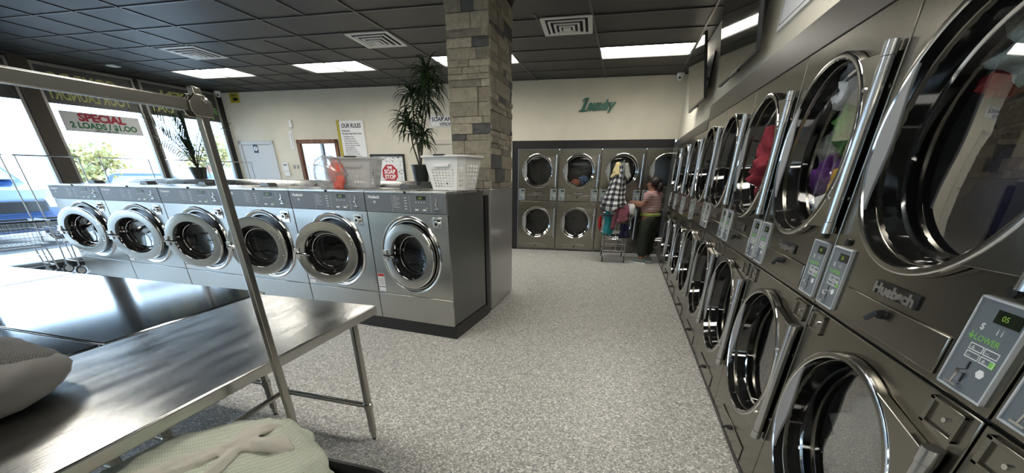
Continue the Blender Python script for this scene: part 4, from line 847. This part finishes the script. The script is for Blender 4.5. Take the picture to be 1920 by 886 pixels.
# ---------------------------------------------------------------- wire laundry carts
def make_cart(rackh=1.66):
    t = empty('wire_cart'); L_, W_, z0, z1 = .31, .20, .50, .80
    b = MB('bar_metal')
    for s in (-1, 1):
        b.tube([(-L_ + .03, s * (W_ - .01), .12), (-L_ + .05, s * (W_ - .01), .44), (-L_ + .09, s * (W_ - .01), .47), (L_ - .09, s * (W_ - .01), .47), (L_ - .05, s * (W_ - .01), .44), (L_ - .03, s * (W_ - .01), .12)], .010, 8)
        b.tube([(s * (L_ - .04), -W_ + .01, .20), (s * (L_ - .04), W_ - .01, .20)], .007, 8); b.tube([(s * (L_ - .05), -W_ + .01, .32), (s * (L_ - .05), W_ - .01, .32)], .006, 8)
        b.tube([(-L_ + .04, s * (W_ - .01), .20), (L_ - .04, s * (W_ - .01), .20)], .007, 8)
        b.tube([(s * (L_ - .05), -.03 , .46), (s * (L_ - .05), -.03, .20)], .008, 8)
    b.tube([(-L_ + .05, 0, .47), (L_ - .05, 0, .47)], .007, 8); b.build('frame', t)
    k = MB('bar_metal')
    for z, e in ((z0, 0), (z0 + .1, .01), (z0 + .2, .02), (z1, .03)):
        r_2 = .006 if z == z1 else .003; k.tube([(-L_ - e, -W_ - e, z), (L_ + e, -W_ - e, z), (L_ + e, W_ + e, z), (-L_ - e, W_ + e, z), (-L_ - e, -W_ - e, z)], r_2, 6)
    for i in range(15):
        X = -L_ + 2 * L_ * i / 14
        for s in (-1, 1): k.tube([(X, s * W_, z0), (X * 1.1, s * (W_ + .03), z1)], .0022, 5)
        k.tube([(X, -W_, z0), (X, W_, z0)], .0022, 5)
    for i in range(9):
        Y = -W_ + 2 * W_ * i / 8
        for s in (-1, 1): k.tube([(s * L_, Y, z0), (s * (L_ + .03), Y * 1.1, z1)], .0022, 5)
    k.build('basket', t)
    bp = MB('black')
    for s in (-1, 1): bp.tube([(s * (L_ + .045), -W_ - .04, z1 + .01), (s * (L_ + .045), W_ + .04, z1 + .01)], .014, 8); bp.tube([(-L_ - .045, s * (W_ + .04), z1 + .01), (L_ + .045, s * (W_ + .04), z1 + .01)], .012, 8)
    bp.build('bumper', t)
    rk = MB('bar_metal')
    for s in (-1, 1): rk.tube([(s * (L_ + .015), 0, .47), (s * (L_ + .015), 0, rackh)], .009, 8)
    rk.tube([(-L_ - .015 - .02, 0, rackh), (L_ + .035, 0, rackh)], .009, 8); rk.build('rack', t)
    for X in (-1, 1):
        for Y in (-1, 1):
            c = MB(['rubber', 'white_plastic', 'chrome']); x, y = X * (L_ - .03), Y * (W_ - .01); c.ring([(.045, -.012), (.058, -.010), (.062, 0), (.058, .010), (.045, .012)], (x, y, .062), n=22); c.ring([(.001, -.010), (.045, -.011)], (x, y, .062), n=22, mi=1); c.ring([(.045, .011), (.001, .010)], (x, y, .062), n=22, mi=1); c.box(x - .016, x + .016, y - .02, y - .015, .05, .135, 2); c.box(x - .016, x + .016, y + .015, y + .02, .05, .135, 2); c.box(x - .018, x + .018, y - .02, y + .02, .13, .137, 2); c.build('caster', t)
    return t
ct = make_cart()
for i, y in enumerate((4.10, 5.0, 5.93, 6.84, 3.32)):
    o = ct if i == 0 else copy_tree(ct); p = win(y); o.location = (p.x + .72, y, 0); o.rotation_euler = (0, 0, WA)
    tag(o, ['chrome wire laundry cart standing left of the leftmost washer', 'wire laundry cart at the window below the red and green sign', 'wire laundry cart at the window right of the hanging sign', 'wire laundry cart at the window behind the small palm', 'wire laundry cart at the far left edge in front of the parked car'][i], 'cart', 'wire laundry carts along the shop window')
cb_ = copy_tree(ct); cb_.location = (-.06, 7.38, 0); cb_.rotation_euler = (0, 0, PI / 2 + .08); tag(cb_, 'laden wire laundry cart beside the woman in front of the back dryers', 'cart')
# clothes on that cart
def drape(name, top, wid, zb, mn, lab, seed, depth=.05, yoff=0, xo=0, topw=.05, rag=.03, uvs=(9, 12)):
    b = MB(mn); n = 30; m = 16; vs = []
    for side in (0, 1):
        pass
    loops = []
    for j in range(m + 1):
        v = j / m; z = top[2] + (zb - top[2]) * v; hw = topw + (wid - topw) * v ** .8; cx_ = top[0] + xo * v; l = []
        for i in range(n):
            a = 2 * PI * i / n; k = 1 + .18 * math.sin(5 * a + seed) * v + fold((math.cos(a), math.sin(a), v * 1.5), seed, .35, 2.0) * v
            l.append((cx_ + hw * k * math.cos(a), top[1] + yoff * v + (depth * (.4 + v)) * k * math.sin(a), z + (rag * math.sin(3 * a + seed * 2) * v if j == m else 0) + rag * noise.noise(Vector((a, v * 3, seed)))))
        loops.append(l)
    loft(b, loops, 0, True, True); o = b.build(name, smooth=3.1); me = o.data; ul = me.uv_layers.new(name='UVMap')
    for pol in me.polygons:
        for li in pol.loop_indices:
            vi = me.loops[li].vertex_index; j, i = divmod(vi, n); ul.data[li].uv = (i / n * uvs[0] * 2, j / m * uvs[1])
    tag(o, lab, 'garment', 'clothes piled on the laden cart'); return o
drape('plaid_shirt', (-.08, 7.12, 1.58), .20, .92, 'plaid', 'black and white plaid shirt draped over the cart rack', 2, .09, -.02, -.07, .055, .03, (5, 8))
drape('collar_shirt', (-.13, 7.12, 1.63), .085, 1.44, 'c_cream', 'pale yellow garment at the very top of the cart rack', 3, .05, 0, -.0, .03)
drape('grey_scarf', (-.02, 7.14, 1.62), .08, 1.40, 'c_grey', 'grey striped garment peeking out at the top of the rack', 13, .05, 0, .03, .05)
drape('teal_garment', (-.18, 7.06, .95), .075, .50, 'c_teal', 'teal garment hanging down the front of the cart', 4, .03, -.01, .0, .05)
drape('mauve_garment', (.03, 7.07, .98), .13, .72, 'c_mauve', 'mauve garment hanging below the plaid shirt', 5, .05, -.01, .0, .10)
drape('mauve_sleeve', (-.06, 7.03, .95), .035, .60, 'c_mauve', 'long narrow mauve sleeve beside the teal garment', 15, .02, -.02, -.05, .04)
drape('navy_garment', (.10, 7.10, .72), .09, .47, 'c_navy', 'navy garment hanging over the right side of the cart', 6, .05, -.02, .0, .05)
def pile(loc, s, m, seed, lab): o = lump('garment', loc, s, m, seed, amp=.5, fr=2.4, n=28); tag(o, lab, 'garment', 'clothes piled on the laden cart')
pile((.05, 7.15, .74), (.10, .10, .06), 'c_lime', 41, 'yellow-green patterned garment on top of the laden cart')
pile((-.22, 7.2, .78), (.07, .09, .06), 'c_denim', 42, 'pale blue garment at left of the laden cart')
pile((-.05, 7.36, .68), (.17, .22, .14), 'c_white', 43, 'white laundry heaped in the middle of the cart')
pile((.17, 7.22, .86), (.07, .08, .12), 'c_white', 44, 'white and red garment between the cart and the woman')
pile((-.33, 7.12, .68), (.028, .03, .10), 'c_red', 45, 'red cloth end hanging at left of the cart')
pile((-.09, 7.09, .545), (.17, .05, .035), 'c_white', 46, 'white checked cloth along the bottom of the cart basket')
pile((-.12, 7.05, .86), (.05, .05, .05), 'c_grey', 47, 'grey garment bunched beside the teal one on the cart')
pile((.12, 7.30, .66), (.06, .10, .14), 'c_grey', 48, 'grey cloth hanging at the right end of the cart')
# ---------------------------------------------------------------- woman
def skin_mesh(name, pts, edges, rad, m, parent, sub=2, root=0):
    me = bpy.data.meshes.new(name); me.from_pydata([tuple(p) for p in pts], edges, []); o = bpy.data.objects.new(name, me); COL.objects.link(o); o.parent = parent
    md = o.modifiers.new('skin', 'SKIN'); md.use_smooth_shade = True
    sv = me.skin_vertices[0].data
    for i, r in enumerate(rad): sv[i].radius = r if isinstance(r, tuple) else (r, r)
    sv[root].use_root = True
    s_ = o.modifiers.new('sub', 'SUBSURF'); s_.levels = s_.render_levels = sub; me.materials.append(MT[m]); return o
wo = empty('person', (.50, 7.27, 0), R(70), 'woman in red and white striped top and dark green trousers standing beside the laden cart', 'person')
# local frame: forward is -x' rotated; build facing +y local, root turned so +y looks toward upper left
wo.rotation_euler = (0, 0, R(62)); wo.scale = (1.08, 1.08, 1)
P = []; E_ = []; RD = []
def jt(p, r, par=None):
    P.append(p); RD.append(r); i = len(P) - 1
    if par is not None: E_.append((par, i))
    return i
pel = jt((0, -.02, .80), (.155, .13)); wai = jt((0, .0, .93), (.15, .13), pel); che = jt((0, .0, 1.07), (.145, .115), wai); sh = jt((0, -.01, 1.16), (.12, .085), che); nk = jt((0, .01, 1.215), (.05, .05), sh); hd = jt((0, .035, 1.29), (.072, .082), nk); ht = jt((0, .03, 1.365), (.066, .075), hd)
hands = []
for s in (-1, 1):
    a1 = jt((s * .155, -.01, 1.145), .055, sh); a2 = jt((s * .185, .05, .97), .046, a1); a3 = jt((s * .10, .25, 1.00), .030, a2); a4 = jt((s * .075, .31, 1.01), (.030, .018), a3); hands.append(a4)
    for f in range(4):
        x = s * .075 + (f - 1.5) * .016; l = (.05, .058, .054, .042)[f]; q1 = jt((x, .31 + l * .6, 1.012), .0085, a4); q2 = jt((x, .31 + l * .95, 1.012 - l * .45), .008, q1)
    q1 = jt((s * .075 - s * .035, .325, 1.03), .009, a4); jt((s * .075 - s * .045, .35, 1.025), .008, q1)
    h1 = jt((s * .09, -.02, .72), .095, pel); k1 = jt((s * .105, .0, .42), .062, h1); an = jt((s * .11, -.02, .08), .038, k1); jt((s * .115, .08, .045), (.04, .03), an)
body = skin_mesh('body', P, E_, RD, 'skin', wo)
# face
f = MB(['skin', 'black', 'c_red']); f.ring([(.001, .018), (.010, .012), (.016, -.01)], (0, .10, 1.295), n=10)
fo = MB('skin'); fo.tube([(0, .105, 1.325), (0, .128, 1.295), (0, .108, 1.288)], [.008, .013, .008], 8)
for s in (-1, 1): fo.tube([(s * .074, .03, 1.33), (s * .082, .02, 1.305), (s * .072, .025, 1.28)], [.009, .012, .007], 8)
fo.build('nose_and_ears', wo)
fe = MB(['white_ink', 'black', 'c_red'])
for s in (-1, 1): fe.ring([(.001, .008), (.009, .004), (.011, -.004)], (s * .030, .098, 1.322), n=12, mi=1)
fe.tube([(-.022, .104, 1.262), (0, .110, 1.260), (.022, .104, 1.262)], [.003, .005, .003], 6, 2); fe.build('eyes_and_mouth', wo)
lump('hair', (0, -.012, 1.345), (.090, .098, .088), 'hair', 51, amp=.12, fr=3, n=28, parent=wo); lump('hair_bun', (0, -.10, 1.27), (.055, .045, .075), 'hair', 52, amp=.2, fr=3, n=24, parent=wo)
# clothes
pts = [(0, -.01, .80), (0, .0, .93), (0, 0, 1.07), (0, -.01, 1.165), (0, .0, 1.205)]; ed = [(0, 1), (1, 2), (2, 3), (3, 4)]; rd = [(.178, .158), (.176, .162), (.165, .140), (.135, .10), (.062, .055)]
for s in (-1, 1): i = len(pts); pts += [(s * .165, -.01, 1.148), (s * .188, .035, 1.03)]; ed += [(3, i), (i, i + 1)]; rd += [.068, .064]
skin_mesh('striped_top', pts, ed, rd, 'striped', wo)
uh = MB('c_lime'); uh.ring([(.165, .02), (.176, .03), (.176, .06), (.15, .09)], (0, 0, 0), axis='z', n=28); uo = uh.build('undershirt_hem', wo, (0, -.01, .79)); uo.scale = (1, .9, .8)
pts = [(0, -.01, .86), (0, -.02, .78)]; ed = [(0, 1)]; rd = [(.168, .150), (.185, .165)]
for s in (-1, 1): i = len(pts); pts += [(s * .088, -.02, .68), (s * .10, 0, .42), (s * .107, -.01, .10)]; ed += [(1, i), (i, i + 1), (i + 1, i + 2)]; rd += [.125, .100, .085]
skin_mesh('trousers', pts, ed, rd, 'trousers', wo)
for s in (-1, 1):
    sh_ = MB(['shoe', 'white_ink']); X = s * .112
    def so_(sc__, z): return [(X + .042 * sc__ * math.sin(a) * (1.1 if math.cos(a) > 0 else .9), .03 + .125 * sc__ * math.cos(a), z) for a in [2 * PI * (16 - i) / 16 for i in range(16)]]
    loft(sh_, [so_(1, .0), so_(1.02, .012), so_(1.0, .022)], 1, True, False); loft(sh_, [so_(.99, .022), so_(.95, .05), [(x, y - .03, z) for x, y, z in so_(.72, .085)]], 0, False, True); sh_.build('shoe', wo, smooth=1)
b = MB('paper'); b.box(-.07, .07, -.012, .012, .0005, .0015); tag(b.build('paper_slip', None, (-1.60, 7.35, 0)), 'small white paper slip on the floor before the back dryers', 'paper')
# ---------------------------------------------------------------- outside
b = MB('kerb'); b.add([(-60, -40, -.02), (-8.3, -40, -.02), (-8.3, 60, -.02), (-60, 60, -.02)], [(0, 1, 2, 3)]); struct(b.build('ground_sidewalk', smooth=0))
b = MB('asphalt'); b.add([(-60, -40, -.012), (-11.6, -40, -.012), (-11.6, 60, -.012), (-60, 60, -.012)], [(0, 1, 2, 3)]); struct(b.build('ground_asphalt', smooth=0))
b = MB('building'); b.box(-45, -40, -30, 40, 0, 3.2); b.box(-45, -39.9, -10, 5, 3.2, 4.2); tag(b.build('building', smooth=0), 'pale low building across the street, washed out by daylight', 'building')
def car(loc, rz, pm, lab, cat, H=1.65, L_=4.5, W_=1.85):
    t = empty('car', loc, rz, lab, cat); h = H / 1.65
    prof = [(-L_ / 2, .45), (-L_ / 2 + .05, .95 * h), (-L_ / 2 + .25, 1.05 * h), (-L_ / 2 + .55, 1.55 * h), (-L_ / 2 + .8, 1.65 * h), (.25, 1.65 * h), (.55, 1.60 * h), (1.15, 1.08 * h), (L_ / 2 - .25, .98 * h), (L_ / 2 - .03, .82 * h), (L_ / 2, .55), (L_ / 2 - .05, .32), (-L_ / 2 + .05, .32)]
    b = MB(pm); loops = []
    for s, k, zz in ((-1, .90, .97), (-.94, 1, 1), (.94, 1, 1), (1, .90, .97)): loops.append([(x * (1 if z < 1.0 * h else .985), s * W_ / 2 * (1 if z < 1.1 * h else .84), z * (zz if z > .5 else 1)) for x, z in prof])
    loft(b, loops, 0, True, True); b.build('car_body', t, bevel=.03, smooth=.5)
    g = MB('carglass'); g.add([(.60, -.70, 1.55 * h), (.60, .70, 1.55 * h), (1.12, .80, 1.13 * h), (1.12, -.80, 1.13 * h)], [(0, 1, 2, 3)], 0, Matrix.Translation((.02, 0, .02))); g.build('windshield', t, smooth=0)
    for s in (-1, 1):
        g = MB('carglass'); y = s * (W_ / 2 * .86); y2 = s * W_ / 2 * 1.0; g.add([(-1.5, y, 1.52 * h), (.45, y, 1.52 * h), (.95, y2, 1.12 * h), (-1.75, y2, 1.12 * h)], [(0, 1, 2, 3)]); g.build('side_window', t, smooth=0)
        hl = MB('headlamp'); hl.box(L_ / 2 - .12, L_ / 2 + .01, s * .62 - .19, s * .62 + .19, .68 * h, .84 * h); hl.build('headlight', t, bevel=.02)
        for X in (-L_ / 2 + .8, L_ / 2 - .85):
            w = MB(['rubber', 'bar_metal']); w.ring([(.001, -.10), (.2, -.10), (.22, -.12), (.34, -.10), (.36, 0), (.34, .10), (.22, .12), (.2, .10), (.001, .10)], (X, s * (W_ / 2 - .08), .36), n=28, mis=[1, 1, 0, 0, 0, 0, 1, 1]); w.build('wheel', t)
    gr = MB('black'); gr.box(L_ / 2 - .04, L_ / 2 + .015, -.40, .40, .62 * h, .80 * h); gr.box(L_ / 2 - .04, L_ / 2 + .01, -.6, .6, .38, .52); gr.build('grille', t, bevel=.01); return t
car((-14.1, 4.95, 0), R(4), 'carpaint', 'blue parked SUV outside the shop window at the left edge', 'car', H=1.88, L_=4.8, W_=1.95)
car((-22.5, 14.8, 0), R(70), 'carpaint', 'distant dark blue car parked outside, seen over the washers', 'car', H=1.45)
def tree(loc, h, s, seed, lab):
    t = empty('tree', loc, 0, lab, 'tree', 'autumn trees across the street'); rs = random.Random(seed); b = MB('bark'); b.tube([(0, 0, 0), (.1, 0, h * .5), (0, .1, h)], [.16, .12, .05], 8); tips = []
    for i in range(9): a = rs.uniform(0, 6.28); e = (math.cos(a) * s * .7, math.sin(a) * s * .7, h * rs.uniform(.75, 1.15)); b.tube([(.05, 0, h * rs.uniform(.35, .7)), (e[0] * .5, e[1] * .5, e[2] * .85), e], [.06, .04, .015], 6); tips.append(e)
    b.build('trunk', t); f = MB('foliage')
    for i in range(700):
        e = rs.choice(tips); p = Vector(e) + Vector((rs.gauss(0, s * .28), rs.gauss(0, s * .28), rs.gauss(0, s * .25))); q = rs.uniform(.03, .08); d = Vector((rs.uniform(-1, 1), rs.uniform(-1, 1), rs.uniform(-1, 1))).normalized(); u = d.orthogonal().normalized() * q; v = d.cross(u).normalized() * q
        f.add([p - u - v, p + u - v, p + u + v, p - u + v], [(0, 1, 2, 3)])
    f.build('foliage', t, smooth=0)
tree((-20, 11.2, 0), 1.9, .75, 1, 'yellow-leaved tree outside, below the hanging sign at left')
tree((-20, 16.2, 0), 2.2, 1.0, 2, 'sparse brown tree outside between the two right-hand windows')
tree((-20, 19.6, 0), 2.2, 1.0, 3, 'green-brown tree outside behind the small palm')
pm_ = empty('person', (-16.5, 13.05, 0), R(0), 'distant passer-by in blue jacket outside the window right of the small palm', 'person')
skin_mesh('body', [(0, 0, .95), (0, 0, 1.2), (0, 0, 1.45), (0, 0, 1.56), (0, 0, 1.68), (0, 0, 1.76), (0, .2, 1.42), (.02, .25, 1.15), (.1, .24, .92), (0, -.2, 1.42), (.02, -.25, 1.15), (.1, -.24, .92), (0, .1, .85), (0, .1, .5), (0, .1, .08), (.12, .1, .05), (0, -.1, .85), (0, -.1, .5), (0, -.1, .08), (.12, -.1, .05)],
          [(0, 1), (1, 2), (2, 3), (3, 4), (4, 5), (2, 6), (6, 7), (7, 8), (2, 9), (9, 10), (10, 11), (0, 12), (12, 13), (13, 14), (14, 15), (0, 16), (16, 17), (17, 18), (18, 19)], [.14, .14, .13, .055, .09, .08, .06, .05, .035, .06, .05, .035, .09, .07, .05, .04, .09, .07, .05, .04], 'skin', pm_, 1)
skin_mesh('jacket', [(0, 0, .92), (0, 0, 1.2), (0, 0, 1.44), (0, 0, 1.52), (0, .2, 1.42), (.02, .25, 1.15), (.09, .24, .97), (0, -.2, 1.42), (.02, -.25, 1.15), (.09, -.24, .97)], [(0, 1), (1, 2), (2, 3), (2, 4), (4, 5), (5, 6), (2, 7), (7, 8), (8, 9)], [.19, .19, .17, .09, .085, .07, .055, .085, .07, .055], 'sky_blue', pm_, 1)
skin_mesh('trousers', [(0, 0, .95), (0, .1, .83), (0, .1, .45), (0, .1, .08), (0, -.1, .83), (0, -.1, .45), (0, -.1, .08)], [(0, 1), (1, 2), (2, 3), (0, 4), (4, 5), (5, 6)], [.17, .12, .09, .075, .12, .09, .075], 'dark_blue', pm_, 1)
